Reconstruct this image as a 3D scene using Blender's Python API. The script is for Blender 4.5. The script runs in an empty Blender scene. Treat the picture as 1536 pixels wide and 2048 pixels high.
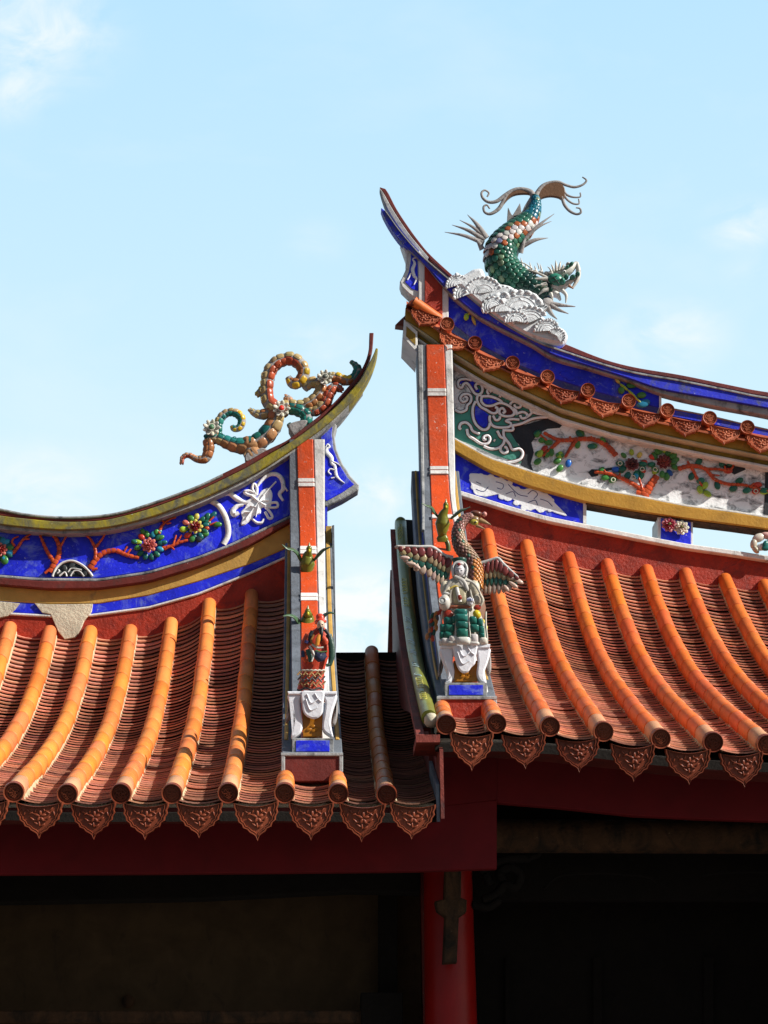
import bpy, math, random
import numpy as np
from mathutils import Vector
random.seed(7)
S = bpy.context.scene
# ---------------------------------------------------------------- camera
H = 1.7                                   # eye height
FL = 4100.0
PITCH, YAW, ROLL = math.radians(18), math.radians(1.8), math.radians(0.72)
fw = Vector((math.sin(YAW)*math.cos(PITCH), math.cos(YAW)*math.cos(PITCH), math.sin(PITCH)))
rt0 = Vector((math.cos(YAW), -math.sin(YAW), 0)); up0 = rt0.cross(fw)
rt = rt0*math.cos(ROLL) - up0*math.sin(ROLL)
up = up0*math.cos(ROLL) + rt0*math.sin(ROLL)
cd = bpy.data.cameras.new('camera'); cam = bpy.data.objects.new('camera', cd); S.collection.objects.link(cam)
from mathutils import Matrix
cam.matrix_world = Matrix(((rt.x, up.x, -fw.x, 0), (rt.y, up.y, -fw.y, 0), (rt.z, up.z, -fw.z, H), (0, 0, 0, 1)))
cd.sensor_fit = 'VERTICAL'; cd.sensor_height = 36; cd.lens = 36*FL/2048; cd.clip_end = 6000
S.camera = cam
# ---------------------------------------------------------------- light
SUN = Vector((0.77, -0.32, 0.56)).normalized()
w = bpy.data.worlds.new('World'); S.world = w; w.use_nodes = True
nt = w.node_tree; nt.nodes.clear()
def wn(t, **k):
    n = nt.nodes.new(t)
    for a, b in k.items(): setattr(n, a, b)
    return n
sky = wn('ShaderNodeTexSky', sky_type='NISHITA', sun_disc=False)
sky.sun_elevation = math.asin(SUN.z); sky.sun_rotation = math.atan2(SUN.x, SUN.y)
sky.air_density = 1.0; sky.dust_density = 1.2; sky.ozone_density = 2.0
tc = wn('ShaderNodeTexCoord')
mp = wn('ShaderNodeMapping'); mp.inputs['Scale'].default_value = (2.2, 2.2, 5.0); mp.inputs['Location'].default_value = (3.55, 0.4, 0.35)
nz = wn('ShaderNodeTexNoise'); nz.inputs['Scale'].default_value = 2.1; nz.inputs['Detail'].default_value = 9; nz.inputs['Roughness'].default_value = .58; nz.inputs['Distortion'].default_value = .25
rp = wn('ShaderNodeValToRGB'); rp.color_ramp.elements[0].position = .50; rp.color_ramp.elements[1].position = .80
rp.color_ramp.elements[1].color = (.75, .75, .75, 1)
sx = wn('ShaderNodeSeparateXYZ')
tint = wn('ShaderNodeMixRGB', blend_type='MULTIPLY'); tint.inputs[0].default_value = 1; tint.inputs[2].default_value = (.48, .48, .48, 1)
sky.air_density = 1.0
grad = wn('ShaderNodeValToRGB'); e = grad.color_ramp.elements; e[0].position = .0; e[0].color = (6.1, 7.1, 7.6, 1); e[1].position = 1.0; e[1].color = (2.2, 3.4, 4.6, 1)
e = grad.color_ramp.elements.new(.24); e.color = (5.4, 6.8, 7.4, 1); e = grad.color_ramp.elements.new(.40); e.color = (4.3, 6.1, 7.3, 1); e = grad.color_ramp.elements.new(.56); e.color = (3.4, 5.5, 7.1, 1)
north = wn('ShaderNodeMapRange'); north.inputs['From Min'].default_value = .0; north.inputs['From Max'].default_value = .7; north.interpolation_type = 'SMOOTHSTEP'
mg = wn('ShaderNodeMixRGB'); mx = wn('ShaderNodeMixRGB'); mx.inputs[2].default_value = (6.9, 7.2, 7.4, 1)
bg = wn('ShaderNodeBackground'); bg.inputs[1].default_value = .10
out = wn('ShaderNodeOutputWorld')
L = nt.links.new
L(tc.outputs['Generated'], mp.inputs[0]); L(mp.outputs[0], nz.inputs[0]); L(nz.outputs[0], rp.inputs[0])
L(tc.outputs['Generated'], sx.inputs[0]); L(sx.outputs[2], grad.inputs[0]); L(sx.outputs[1], north.inputs[0])
L(sky.outputs[0], tint.inputs[1]); L(north.outputs[0], mg.inputs[0]); L(tint.outputs[0], mg.inputs[1]); L(grad.outputs[0], mg.inputs[2])
L(mg.outputs[0], mx.inputs[1])
acc = None
for cx, cy, r_, k_ in ((60, 60, .060, 1.0), (20, 190, .030, .6), (1320, 680, .045, .8), (1490, 450, .028, .8), (700, 1250, .065, 2.2), (760, 990, .035, 1.1), (60, 980, .055, .7), (640, 700, .040, .45), (630, 480, .025, .25), (1500, 540, .02, .3)):
    d_ = (fw + rt*((cx-768)/FL) - up*((cy-1024)/FL)).normalized()
    vm = wn('ShaderNodeVectorMath', operation='SUBTRACT'); vm.inputs[1].default_value = d_; vs_ = wn('ShaderNodeVectorMath', operation='MULTIPLY'); vs_.inputs[1].default_value = (1, 1, 1.7)
    vl = wn('ShaderNodeVectorMath', operation='LENGTH'); mr = wn('ShaderNodeMapRange'); mr.interpolation_type = 'SMOOTHSTEP'
    mr.inputs['From Min'].default_value = r_; mr.inputs['From Max'].default_value = 0; mr.inputs['To Max'].default_value = k_
    L(tc.outputs['Generated'], vm.inputs[0]); L(vm.outputs[0], vs_.inputs[0]); L(vs_.outputs[0], vl.inputs[0]); L(vl.outputs['Value'], mr.inputs[0])
    if acc is None: acc = mr.outputs[0]
    else:
        am = wn('ShaderNodeMath', operation='ADD'); L(acc, am.inputs[0]); L(mr.outputs[0], am.inputs[1]); acc = am.outputs[0]
n2 = wn('ShaderNodeTexNoise'); n2.inputs['Scale'].default_value = 26; n2.inputs['Detail'].default_value = 9; n2.inputs['Roughness'].default_value = .6; n2.inputs['Distortion'].default_value = .5
r2 = wn('ShaderNodeMapRange'); r2.inputs['From Min'].default_value = .36; r2.inputs['From Max'].default_value = .68
mpc = wn('ShaderNodeMapping'); mpc.inputs['Scale'].default_value = (1, 1, 1.9); L(tc.outputs['Generated'], mpc.inputs[0]); L(mpc.outputs[0], n2.inputs['Vector']); L(n2.outputs[0], r2.inputs[0])
pm = wn('ShaderNodeMath', operation='MULTIPLY'); L(acc, pm.inputs[0]); L(r2.outputs[0], pm.inputs[1])
sm_ = wn('ShaderNodeMath', operation='MULTIPLY'); sm_.inputs[1].default_value = .35; L(rp.outputs[0], sm_.inputs[0])
ft = wn('ShaderNodeMath', operation='ADD', use_clamp=True); L(pm.outputs[0], ft.inputs[0]); L(sm_.outputs[0], ft.inputs[1]); L(ft.outputs[0], mx.inputs[0])
L(mx.outputs[0], bg.inputs[0]); L(bg.outputs[0], out.inputs[0])
sd = bpy.data.lights.new('sun', 'SUN'); sd.energy = 5.0; sd.angle = math.radians(.53); sd.color = (1, .95, .87)
so = bpy.data.objects.new('sun', sd); S.collection.objects.link(so)
so.rotation_euler = SUN.to_track_quat('Z', 'Y').to_euler()
S.view_settings.view_transform = 'Standard'; S.view_settings.look = 'None'
S.view_settings.exposure = 0.5; S.view_settings.gamma = 1

# ---------------------------------------------------------------- helpers
def U(px, py, Y):
    "a point seen at (px, py) of the 1536x2048 photo on the facade-parallel plane Y"
    d = fw + rt*((px-768)/FL) - up*((py-1024)/FL)
    d = d*(Y/d.y); return Vector((d.x, d.y, d.z+H))
def zoomer(x0, y0, s): return lambda pts: [(x0+a/s, y0+b/s) for a, b in pts]
Z1 = zoomer(740, 330, 3.072); Z2 = zoomer(340, 640, 3.491); Z3 = zoomer(0, 860, 2.021)
Z4 = zoomer(780, 560, 2.032); ZA = zoomer(780, 960, 4.097); ZB = zoomer(540, 1050, 4.015)
def srgb(r, g, b): return tuple(((c/255)/12.92 if c/255 <= .04045 else ((c/255+.055)/1.055)**2.4) for c in (r, g, b))
def interp(poly, x):
    xs = [p[0] for p in poly]; ys = [p[1] for p in poly]
    if x < xs[0]: return ys[0] + (ys[1]-ys[0])/(xs[1]-xs[0])*(x-xs[0])
    if x > xs[-1]: return ys[-1] + (ys[-1]-ys[-2])/(xs[-1]-xs[-2])*(x-xs[-1])
    return float(np.interp(x, xs, ys))
def smooth(pts, n=6, closed=False):
    "Catmull-Rom through the points"
    P = [Vector(p) for p in pts]; m = len(P)
    if m < 3: return P
    o = []
    for i in range(m if closed else m-1):
        p1, p2 = P[i], P[(i+1) % m]
        p0 = P[i-1] if (closed or i > 0) else p1*2-p2
        p3 = P[(i+2) % m] if (closed or i+2 < m) else p2*2-p1
        for k in range(n):
            t = k/n
            o.append(.5*((2*p1)+(p2-p0)*t+(2*p0-5*p1+4*p2-p3)*t*t+(3*p1-p0-3*p2+p3)*t**3))
    if not closed: o.append(P[-1])
    return o
def jit(c, a=.12):
    k = 1+random.uniform(-a, a); return tuple(max(0, min(1, x*k*(1+random.uniform(-a, a)*.35))) for x in c)
class MB:
    def __init__(s): s.v = []; s.f = []; s.c = []; s.s = []
    def add(s, vs, fs, col=(.5, .5, .5), sm=True):
        b = len(s.v); s.v += [tuple(v) for v in vs]
        for f in fs: s.f.append(tuple(i+b for i in f)); s.c.append(col); s.s.append(sm)
    def loft(s, rings, col=(.5, .5, .5), caps=True, sm=True, closed=True):
        n = len(rings[0]); vs = [p for r in rings for p in r]; fs = []
        for i in range(len(rings)-1):
            for j in range(n if closed else n-1):
                k = (j+1) % n
                fs.append((i*n+j, i*n+k, (i+1)*n+k, (i+1)*n+j))
        s.add(vs, fs, col, sm)
        if caps and closed:
            s.add(rings[0], [tuple(range(n))[::-1]], col, False); s.add(rings[-1], [tuple(range(n))], col, False)
    def sweep(s, pts, rx, ry=None, nrm=Vector((0, -1, 0)), n=8, col=(.5, .5, .5), sm=True, caps=True):
        pts = [Vector(p) for p in pts]; m = len(pts)
        if not hasattr(rx, '__len__'): rx = [rx]*m
        if ry is None: ry = rx
        if not hasattr(ry, '__len__'): ry = [ry]*m
        if len(rx) != m: rx = list(np.interp(np.linspace(0, 1, m), np.linspace(0, 1, len(rx)), rx))
        if len(ry) != m: ry = list(np.interp(np.linspace(0, 1, m), np.linspace(0, 1, len(ry)), ry))
        R = []
        for i, p in enumerate(pts):
            t = (pts[min(i+1, m-1)]-pts[max(i-1, 0)]); t = t.normalized() if t.length > 1e-9 else Vector((0, 0, 1))
            sd_ = t.cross(nrm)
            if sd_.length < 1e-4: sd_ = Vector((1, 0, 0))
            sd_.normalize(); nn = sd_.cross(t)
            R.append([p+sd_*(math.cos(2*math.pi*k/n)*rx[i])+nn*(math.sin(2*math.pi*k/n)*ry[i]) for k in range(n)])
        s.loft(R, col, caps, sm)
    def blob(s, c, a, b, d, col, nu=8, nv=5):
        "ellipsoid with semi-axis vectors a, b, d"
        c = Vector(c); a = Vector(a); b = Vector(b); d = Vector(d); vs = [c+d]; 
        for i in range(1, nv):
            t = math.pi*i/nv
            for j in range(nu):
                q = 2*math.pi*j/nu
                vs.append(c+d*math.cos(t)+(a*math.cos(q)+b*math.sin(q))*math.sin(t))
        vs.append(c-d); fs = []
        for j in range(nu): fs.append((0, 1+j, 1+(j+1) % nu))
        for i in range(nv-2):
            for j in range(nu):
                k = (j+1) % nu
                fs.append((1+i*nu+j, 1+(i+1)*nu+j, 1+(i+1)*nu+k, 1+i*nu+k))
        e = len(vs)-1
        for j in range(nu): fs.append((e, 1+(nv-2)*nu+(j+1) % nu, 1+(nv-2)*nu+j))
        s.add(vs, fs, col, True)
    def pillow(s, c, a, b, d, col, ex=.45, n=12):
        "rounded-square cushion: half-axis vectors a, b, bulging along d"
        c = Vector(c); a = Vector(a); b = Vector(b); d = Vector(d); sg = lambda v: math.copysign(abs(v)**ex, v)
        vs = [c+d]
        for r, h in ((.55, .92), (.86, .62), (1.0, .0)):
            for k in range(n):
                q = 2*math.pi*(k+.5)/n; vs.append(c+a*(sg(math.cos(q))*r)+b*(sg(math.sin(q))*r)+d*h)
        fs = [(0, 1+k, 1+(k+1) % n) for k in range(n)]
        for i in range(2): fs += [(1+i*n+k, 1+(i+1)*n+k, 1+(i+1)*n+(k+1) % n, 1+i*n+(k+1) % n) for k in range(n)]
        fs.append(tuple(1+2*n+k for k in range(n)))
        s.add(vs, fs, col, True)
    def box(s, p0, p1, col=(.5, .5, .5)):
        (x0, y0, z0), (x1, y1, z1) = p0, p1
        vs = [(x0, y0, z0), (x1, y0, z0), (x1, y1, z0), (x0, y1, z0), (x0, y0, z1), (x1, y0, z1), (x1, y1, z1), (x0, y1, z1)]
        s.add(vs, [(0, 3, 2, 1), (4, 5, 6, 7), (0, 1, 5, 4), (1, 2, 6, 5), (2, 3, 7, 6), (3, 0, 4, 7)], col, False)
    def prism(s, poly, Y, d, col=(.5, .5, .5), bev=0.0):
        "polygon of photo points stood up on plane Y, d thick towards the back, front edge chamfered by bev metres"
        F_ = [U(a, b, Y) for a, b in poly]; n = len(F_)
        B = [p+Vector((0, d, 0)) for p in F_]
        if bev > 0:
            area = sum(F_[i].x*F_[(i+1) % n].z-F_[(i+1) % n].x*F_[i].z for i in range(n)); sg = 1 if area > 0 else -1
            I = []
            for i in range(n):
                t = (F_[(i+1) % n]-F_[i-1]); t = Vector((t.x, 0, t.z)); t = t.normalized() if t.length > 0 else Vector((1, 0, 0))
                I.append(F_[i]+Vector((-t.z*sg, 0, t.x*sg))*bev)
            M = [p+Vector((0, bev, 0)) for p in F_]
            s.add(I, [tuple(range(n))], col, False); s.loft([I, M], col, False, False); s.loft([M, B], col, False, False)
        else:
            s.add(F_, [tuple(range(n))], col, False); s.loft([F_, B], col, False, False)
        s.add(B, [tuple(range(n))[::-1]], col, False)
    def strip(s, top, bot, Y, d, x0, x1, col=(.5, .5, .5), step=16, bev=.006):
        "band between two photo curves top(x), bot(x)"
        n = max(2, int(abs(x1-x0)/step)+1); xs = np.linspace(x0, x1, n); R = []
        for x in xs:
            a = U(x, interp(top, x), Y); b = U(x, interp(bot, x), Y); D = Vector((0, d, 0)); e = (a-b).normalized()*bev; g = Vector((0, bev, 0))
            R.append([a-e, b+e, b+g, b+D, a+D, a+g])
        s.loft(R, col, True, False)
    def build(s, name, mat, parent=None, **props):
        me = bpy.data.meshes.new(name); off = Vector(parent['_w']) if parent is not None and '_w' in parent else Vector((0, 0, 0))
        me.from_pydata([(v[0]-off.x, v[1]-off.y, v[2]-off.z) for v in s.v], [], s.f)
        me.polygons.foreach_set('use_smooth', s.s)
        ca = me.color_attributes.new('Col', 'FLOAT_COLOR', 'CORNER')
        arr = np.ones((len(me.loops), 4), dtype=np.float32)
        ls = np.zeros(len(me.polygons), dtype=np.int32); lt = ls.copy()
        me.polygons.foreach_get('loop_start', ls); me.polygons.foreach_get('loop_total', lt)
        arr[:, :3] = np.repeat(np.array(s.c, dtype=np.float32), lt, axis=0)
        ca.data.foreach_set('color', arr.ravel()); me.materials.append(mat)
        o = bpy.data.objects.new(name, me); S.collection.objects.link(o)
        if parent is not None: o.parent = parent; o['_w'] = tuple(off)
        for k, v in props.items(): o[k] = v
        return o
def thing(name, label, cat, loc=(0, 0, 0), group=None):
    o = bpy.data.objects.new(name, None); S.collection.objects.link(o); o.location = loc; o.empty_display_size = .1
    o['label'] = label; o['category'] = cat; o['_w'] = tuple(loc)
    if group: o['group'] = group
    return o
def copy_part(src, parent, loc):
    c = src.copy(); S.collection.objects.link(c); c.parent = parent; off = Vector(parent['_w']); c.location = Vector(loc)-off; return c

# ---------------------------------------------------------------- materials
def newmat(name):
    m = bpy.data.materials.new(name); m.use_nodes = True; n = m.node_tree; n.nodes.clear()
    o = n.nodes.new('ShaderNodeOutputMaterial'); b = n.nodes.new('ShaderNodeBsdfPrincipled'); n.links.new(b.outputs[0], o.inputs[0])
    return m, n, b
def noise(n, vec, scale, detail=6, rough=.6, dist=0):
    t = n.nodes.new('ShaderNodeTexNoise'); t.inputs['Scale'].default_value = scale; t.inputs['Detail'].default_value = detail
    t.inputs['Roughness'].default_value = rough; t.inputs['Distortion'].default_value = dist; n.links.new(vec, t.inputs['Vector']); return t.outputs[0]
def ramp(n, fac, a, b, va=0, vb=1):
    r = n.nodes.new('ShaderNodeMapRange'); r.inputs['From Min'].default_value = a; r.inputs['From Max'].default_value = b
    r.inputs['To Min'].default_value = va; r.inputs['To Max'].default_value = vb; n.links.new(fac, r.inputs[0]); return r.outputs[0]
def mix(n, fac, a, b, mode='MIX'):
    m = n.nodes.new('ShaderNodeMixRGB'); m.blend_type = mode
    for i, q in enumerate((fac, a, b)):
        if hasattr(q, 'is_linked'): n.links.new(q, m.inputs[i])
        elif isinstance(q, (int, float)): m.inputs[i].default_value = q
        else: m.inputs[i].default_value = (*q, 1)
    return m.outputs[0]
def bump(n, b, h, st=.3, d=.01):
    k = n.nodes.new('ShaderNodeBump'); k.inputs['Strength'].default_value = st; k.inputs['Distance'].default_value = d
    n.links.new(h, k.inputs['Height']); n.links.new(k.outputs[0], b.inputs['Normal'])
def paint(name, col, dirt=.35, chips=.2, rough=.6, dirtcol=(.10, .10, .095), chipcol=(.62, .60, .56), var=.35, attr=False, bst=.35, stretch=.45, fade=None, famt=.5, rnd=False):
    m, n, b = newmat(name); tcn = n.nodes.new('ShaderNodeTexCoord'); mpn = n.nodes.new('ShaderNodeMapping')
    mpn.inputs['Scale'].default_value = (1, 1, stretch); n.links.new(tcn.outputs['Object'], mpn.inputs[0]); v = tcn.outputs['Object']; vs = mpn.outputs[0]
    if attr:
        at = n.nodes.new('ShaderNodeAttribute'); at.attribute_name = 'Col'; c = at.outputs['Color']
    else: c = col
    big = noise(n, v, 5, 8, .6, .4)
    c = mix(n, ramp(n, big, .3, .7), mix(n, 1, c, (1-var,)*3, 'MULTIPLY'), mix(n, 1, c, (1+var*.25,)*3, 'MULTIPLY'))
    if fade: c = mix(n, ramp(n, noise(n, v, 4.5, 12, .72, 1.2), .51, .63, 0, famt), c, fade)
    d1 = noise(n, vs, 9, 11, .68, .6); c = mix(n, ramp(n, d1, .66-.28*dirt, .74-.12*dirt, 0, min(1, .35+dirt)), c, dirtcol)
    if chips > 0:
        c1 = noise(n, v, 38, 7, .7, .5); c = mix(n, ramp(n, c1, .70-.12*chips, .72-.10*chips), c, chipcol)
    if rnd:
        oi = n.nodes.new('ShaderNodeObjectInfo'); cb = n.nodes.new('ShaderNodeCombineXYZ')
        for k_, (lo, hi) in enumerate(((.72, 1.25), (.62, 1.45), (.6, 1.6))): n.links.new(ramp(n, oi.outputs['Random'], 0, 1, lo, hi), cb.inputs[k_])
        c = mix(n, 1, c, cb.outputs[0], 'MULTIPLY')
    n.links.new(c, b.inputs['Base Color']); b.inputs['Roughness'].default_value = rough
    b.inputs['Specular IOR Level'].default_value = .3
    bump(n, b, noise(n, v, 42, 8, .65), bst, .012)
    return m
M = {}
M['tube'] = paint('tube_clay', None, .24, .08, .5, (.20, .075, .04), (.7, .6, .5), .22, True, .12, 1)
M['pan'] = paint('pan_clay', None, .28, .04, .8, (.05, .04, .035), (.6, .5, .42), .3, True, .3, 1)
M['disc'] = paint('disc_clay', (.21, .044, .017), .2, .03, .36, (.04, .02, .015), (.5, .25, .15), .35, False, .2, 1, rnd=True)
M['disc_ridge'] = paint('ridge_disc_clay', (.40, .095, .035), .2, .06, .5, (.08, .04, .03), (.6, .42, .3), .35, False, .2, 1, rnd=True)
M['mortar'] = paint('mortar', (.50, .43, .27), .25, 0, .9, (.18, .17, .12), (.6, .6, .5), .3)
M['blue'] = paint('blue_paint', (.014, .026, .80), .20, .42, .5, (.01, .012, .10), (.36, .40, .62), .45, stretch=1, fade=(.16, .22, .60), famt=.75)
M['blue_cap'] = paint('weathered_blue_paint', (.02, .035, .66), .58, .42, .55, (.09, .10, .11), (.42, .44, .5), .4, stretch=1)
M['yellow'] = paint('mustard_paint', (.47, .25, .028), .22, .08, .6, (.16, .10, .03), (.5, .42, .3), .3)
M['ochre'] = paint('ochre_paint', (.54, .32, .075), .30, .10, .65, (.16, .12, .07), (.5, .42, .3), .3)
M['olive'] = paint('shaded_mustard_paint', (.30, .19, .022), .45, .08, .6, (.05, .045, .02), (.5, .45, .3), .4)  # mustard darkened to olive, the cornice's shade put into the colour
M['yellow_moss'] = paint('mossy_yellow_paint', (.34, .28, .02), .88, .35, .7, (.09, .095, .075), (.42, .42, .36), .45, stretch=.8)
M['red'] = paint('red_plaster', (.36, .028, .008), .16, .08, .55, (.10, .02, .012), (.6, .4, .35), .45, bst=.7, fade=(.12, .012, .008), famt=.7)
M['red_dark'] = paint('dark_red_paint', (.15, .022, .016), .35, .22, .6, (.05, .035, .03), (.5, .42, .38), .4)
M['orange'] = paint('vermilion_paint', (.64, .075, .012), .24, .55, .5, (.20, .05, .03), (.70, .60, .52), .25, fade=(.48, .10, .045), famt=.7)
M['white'] = paint('white_paint', (.74, .73, .70), .40, 0, .6, (.16, .16, .15), (.4, .4, .4), .25)
M['relief'] = paint('relief_white', (.88, .89, .91), .12, 0, .55, (.35, .36, .42), (.4, .4, .4), .15)
M['wave'] = paint('wave_plaster', (.72, .75, .77), .50, 0, .7, (.20, .22, .23), (.4, .4, .4), .2, stretch=1, bst=.6)
M['grey'] = paint('weathered_cement', (.36, .37, .37), .62, .3, .8, (.07, .075, .08), (.60, .60, .58), .4, stretch=.7, bst=.5)
M['slate'] = paint('slate_blue_cement', (.15, .17, .20), .45, .25, .7, (.05, .055, .06), (.42, .43, .45), .4, bst=.5)
M['cement'] = paint('cement_patch', (.62, .56, .42), .30, .1, .9, (.20, .18, .14), (.5, .48, .4), .3, bst=.8)
M['brick'] = paint('brick_red', (.24, .045, .032), .45, .25, .75, (.05, .03, .03), (.45, .36, .33), .45, bst=.5)
M['plaster'] = paint('painted_white_ground', (.90, .90, .90), .62, .0, .7, (.03, .035, .04), (.4, .4, .4), .15, stretch=1.6)
M['greenfield'] = paint('green_ground', (.07, .30, .23), .25, .12, .6, (.04, .10, .09), (.5, .5, .5), .3)
M['black'] = paint('black_paint', (.025, .028, .035), .1, .1, .6)
M['fascia'] = paint('fascia_red', (.17, .003, .006), .05, 0, .7, (.1, .01, .01), (.4, .1, .1), .25, bst=.08)
M['columnred'] = paint('column_red', (.34, .007, .005), .05, 0, .4, (.1, .01, .01), (.4, .1, .1), .2, bst=.08)
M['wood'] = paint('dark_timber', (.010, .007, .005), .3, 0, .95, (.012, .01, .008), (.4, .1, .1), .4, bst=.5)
M['log'] = paint('log_timber', (.10, .050, .024), .8, .15, .9, (.02, .015, .01), (.3, .2, .12), .4, bst=1)
M['darkwall'] = paint('dark_brown_wall', (.085, .052, .026), .3, 0, .95, (.03, .02, .015), (.4, .1, .1), .3)  # dark brown wall colour
M['ceramic'] = paint('glazed_ceramic', None, .18, .0, .28, (.05, .05, .045), (.4, .4, .4), .2, True, .1, 1)
M['figure'] = paint('figure_glaze', None, .22, .05, .4, (.06, .055, .05), (.6, .6, .6), .25, True, .3, 1)
M['fin'] = paint('finial_cement', (.34, .32, .31), .5, .15, .8, (.09, .085, .085), (.55, .5, .48), .35, bst=.6, stretch=1)
M['greenpipe'] = paint('green_glaze', (.20, .215, .035), .3, .05, .32, (.04, .05, .015), (.3, .4, .3), .4, bst=.15)
M['table'] = paint('table_glaze', (.78, .79, .84), .16, 0, .45, (.3, .3, .33), (.4, .4, .4), .15, bst=.3)
M['amber'] = paint('amber_glaze', (.42, .16, .012), .35, 0, .25, (.10, .05, .01), (.4, .4, .4), .4, bst=.2)
M['paving'] = paint('paving', (.13, .12, .11), .2, 0, .85)
# ---------------------------------------------------------------- ground
g = MB(); g.add([(-300, -300, 0), (300, -300, 0), (300, 600, 0), (-300, 600, 0)], [(0, 1, 2, 3)], sm=False)
g.build('ground', M['paving'], kind='structure')

# ---------------------------------------------------------------- tiled roofs
YE = 11.4
profL = [(11.4, 2.074), (11.935, 2.25), (12.392, 2.425), (12.826, 2.618), (13.08, 2.729), (13.424, 2.921), (13.668, 3.04), (14.037, 3.278), (14.27, 3.427), (14.54, 3.66), (14.73, 3.90)]
profR = [(11.4, 2.326), (12.32, 2.74), (12.987, 3.032), (13.279, 3.175), (13.523, 3.307), (13.993, 3.586), (14.334, 3.864), (14.532, 4.00), (14.619, 4.10), (15.176, 4.57)]
class Roof:
    def __init__(s, prof, yr, discs, tops):
        s.cf = np.polyfit([p[0]-YE for p in prof], [p[1] for p in prof], 3); s.yr = yr
        s.X = []; e = []
        for x, y in discs:
            p = U(x, y, YE); s.X.append(p.x); e.append(p.z-H-s.base(YE))
        s.eX, s.e = s.X, e
        t = [U(x, y, yr) for x, y in tops]; s.tX = [p.x for p in t]; s.t = [p.z-H-.055-s.base(yr) for p in t]
        s.len = None
    def base(s, y): return float(np.polyval(s.cf, y-YE))
    def z(s, X, y):
        q = (y-YE)/(s.yr-YE); q = q**1.3 if q > 0 else q
        return H+s.base(y)+(1-q)*float(np.interp(X, s.eX, s.e))+q*float(np.interp(X, s.tX, s.t))
    def path(s, X, n, y0=YE, y1=None):
        "n+1 points evenly spaced along the slope"
        y1 = y1 or s.yr; ys = np.linspace(y0, y1, 80); P = [Vector((X, y, s.z(X, y))) for y in ys]
        d = [0]
        for i in range(79): d.append(d[-1]+(P[i+1]-P[i]).length)
        out = []
        for k in range(n+1):
            yy = float(np.interp(d[-1]*k/n, d, ys)); out.append(Vector((X, yy, s.z(X, yy))))
        return out, d[-1]
YL, YR = 14.78, 15.2
RL = Roof(profL, YL, [(-293, 1584), (-186, 1583), (-79, 1583), (28, 1584), (135, 1588), (242, 1587), (344, 1587), (456, 1586), (569, 1586), (676, 1587), (773, 1589)],
          [(-72, 1240), (13.7, 1238.5), (93, 1247), (178, 1247), (263.7, 1245), (345, 1230), (419.6, 1192), (509.5, 1173), (590, 1163)])
RR = Roof(profR, YR, [(892, 1449), (992, 1447), (1099, 1453), (1206, 1463), (1320, 1477), (1425, 1484), (1532, 1489), (1638, 1494), (1745, 1497), (1852, 1500)],
          [(826, 1035), (900, 1042), (976.6, 1053.7), (1054.7, 1076), (1138.7, 1100.5), (1215.9, 1114), (1301, 1127), (1380.5, 1133), (1468, 1146), (1550, 1158)])
ORANGE = (.66, .155, .028)
def tile_row(R, X, parent, nseg=15, y1=None, dark=1.0, r=.050, base=(.80, .235, .045)):
    pts, ln = R.path(X, nseg, YE, y1); mb = MB(); wob = [random.uniform(-.003, .003) for _ in range(nseg+1)]
    for i in range(nseg):
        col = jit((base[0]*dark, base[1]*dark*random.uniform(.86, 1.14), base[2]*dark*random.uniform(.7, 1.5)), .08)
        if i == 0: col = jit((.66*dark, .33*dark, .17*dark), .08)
        a, b = pts[i].copy(), pts[i+1].copy(); t = (b-a).normalized(); side = Vector((1, 0, 0)); nn = side.cross(t)
        a.x += wob[i]; b.x += wob[i+1]; a = a - t*.0
        mid = a.lerp(b, .5); ym = float(np.clip(mid.y, YE, R.yr))
        mid.z += (R.z(X, ym)-mid.z)*.8
        rings = []
        ra, rb = r+.0015+random.uniform(0, .0015), r-.001
        for p, rr in ((a+t*.002, ra-.012), (a+t*.0045, ra-.001), (a+t*.010, ra), (mid, (ra+rb)/2), (b-t*.007, rb), (b-t*.0045, rb-.012)):
            rings.append([p+side*math.cos(q)*rr+nn*(math.sin(q)*rr*1.05) for q in [math.pi*k/14 for k in range(15)]]+[p-side*rr-nn*.046, p+side*rr-nn*.046])
        mb.loft(rings, col, True, True)
    if R.X.index(X) >= 0 and y1 is None or True:
        p = pts[-1]; mb.blob(p+Vector((0, .01, -.005)), (r*.98, 0, 0), (0, r*.9, 0), (0, 0, r*1.0), jit(ORANGE, .1), 16, 8)
    row = mb.build('tile_row', M['tube'], parent)
    # mortar along both feet
    mm = MB(); n = int(ln/.022); pp, _ = R.path(X, n, YE+.03, y1)
    for sgn in (-1, 1):
        vs = []
        for i, p in enumerate(pp):
            low = max(0, 1.0-1.6*i/n); j = random.uniform(.2, 1)*(.001+.017*low**1.5)*(1 if i % 2 else .3)
            vs += [p+Vector((sgn*(r-.010), 0, -.02)), p+Vector((sgn*(r+.001+j*.35), 0, -.040+j*.6*low)), p+Vector((sgn*(r+.004+j), 0, -.066))]
        fs = []
        for i in range(n):
            for k in range(2): fs.append((i*3+k, i*3+k+1, i*3+k+4, i*3+k+3))
        mm.add(vs, fs, sm=False)
    mm.build('mortar_fillet', M['mortar'], row)
    return row
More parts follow.
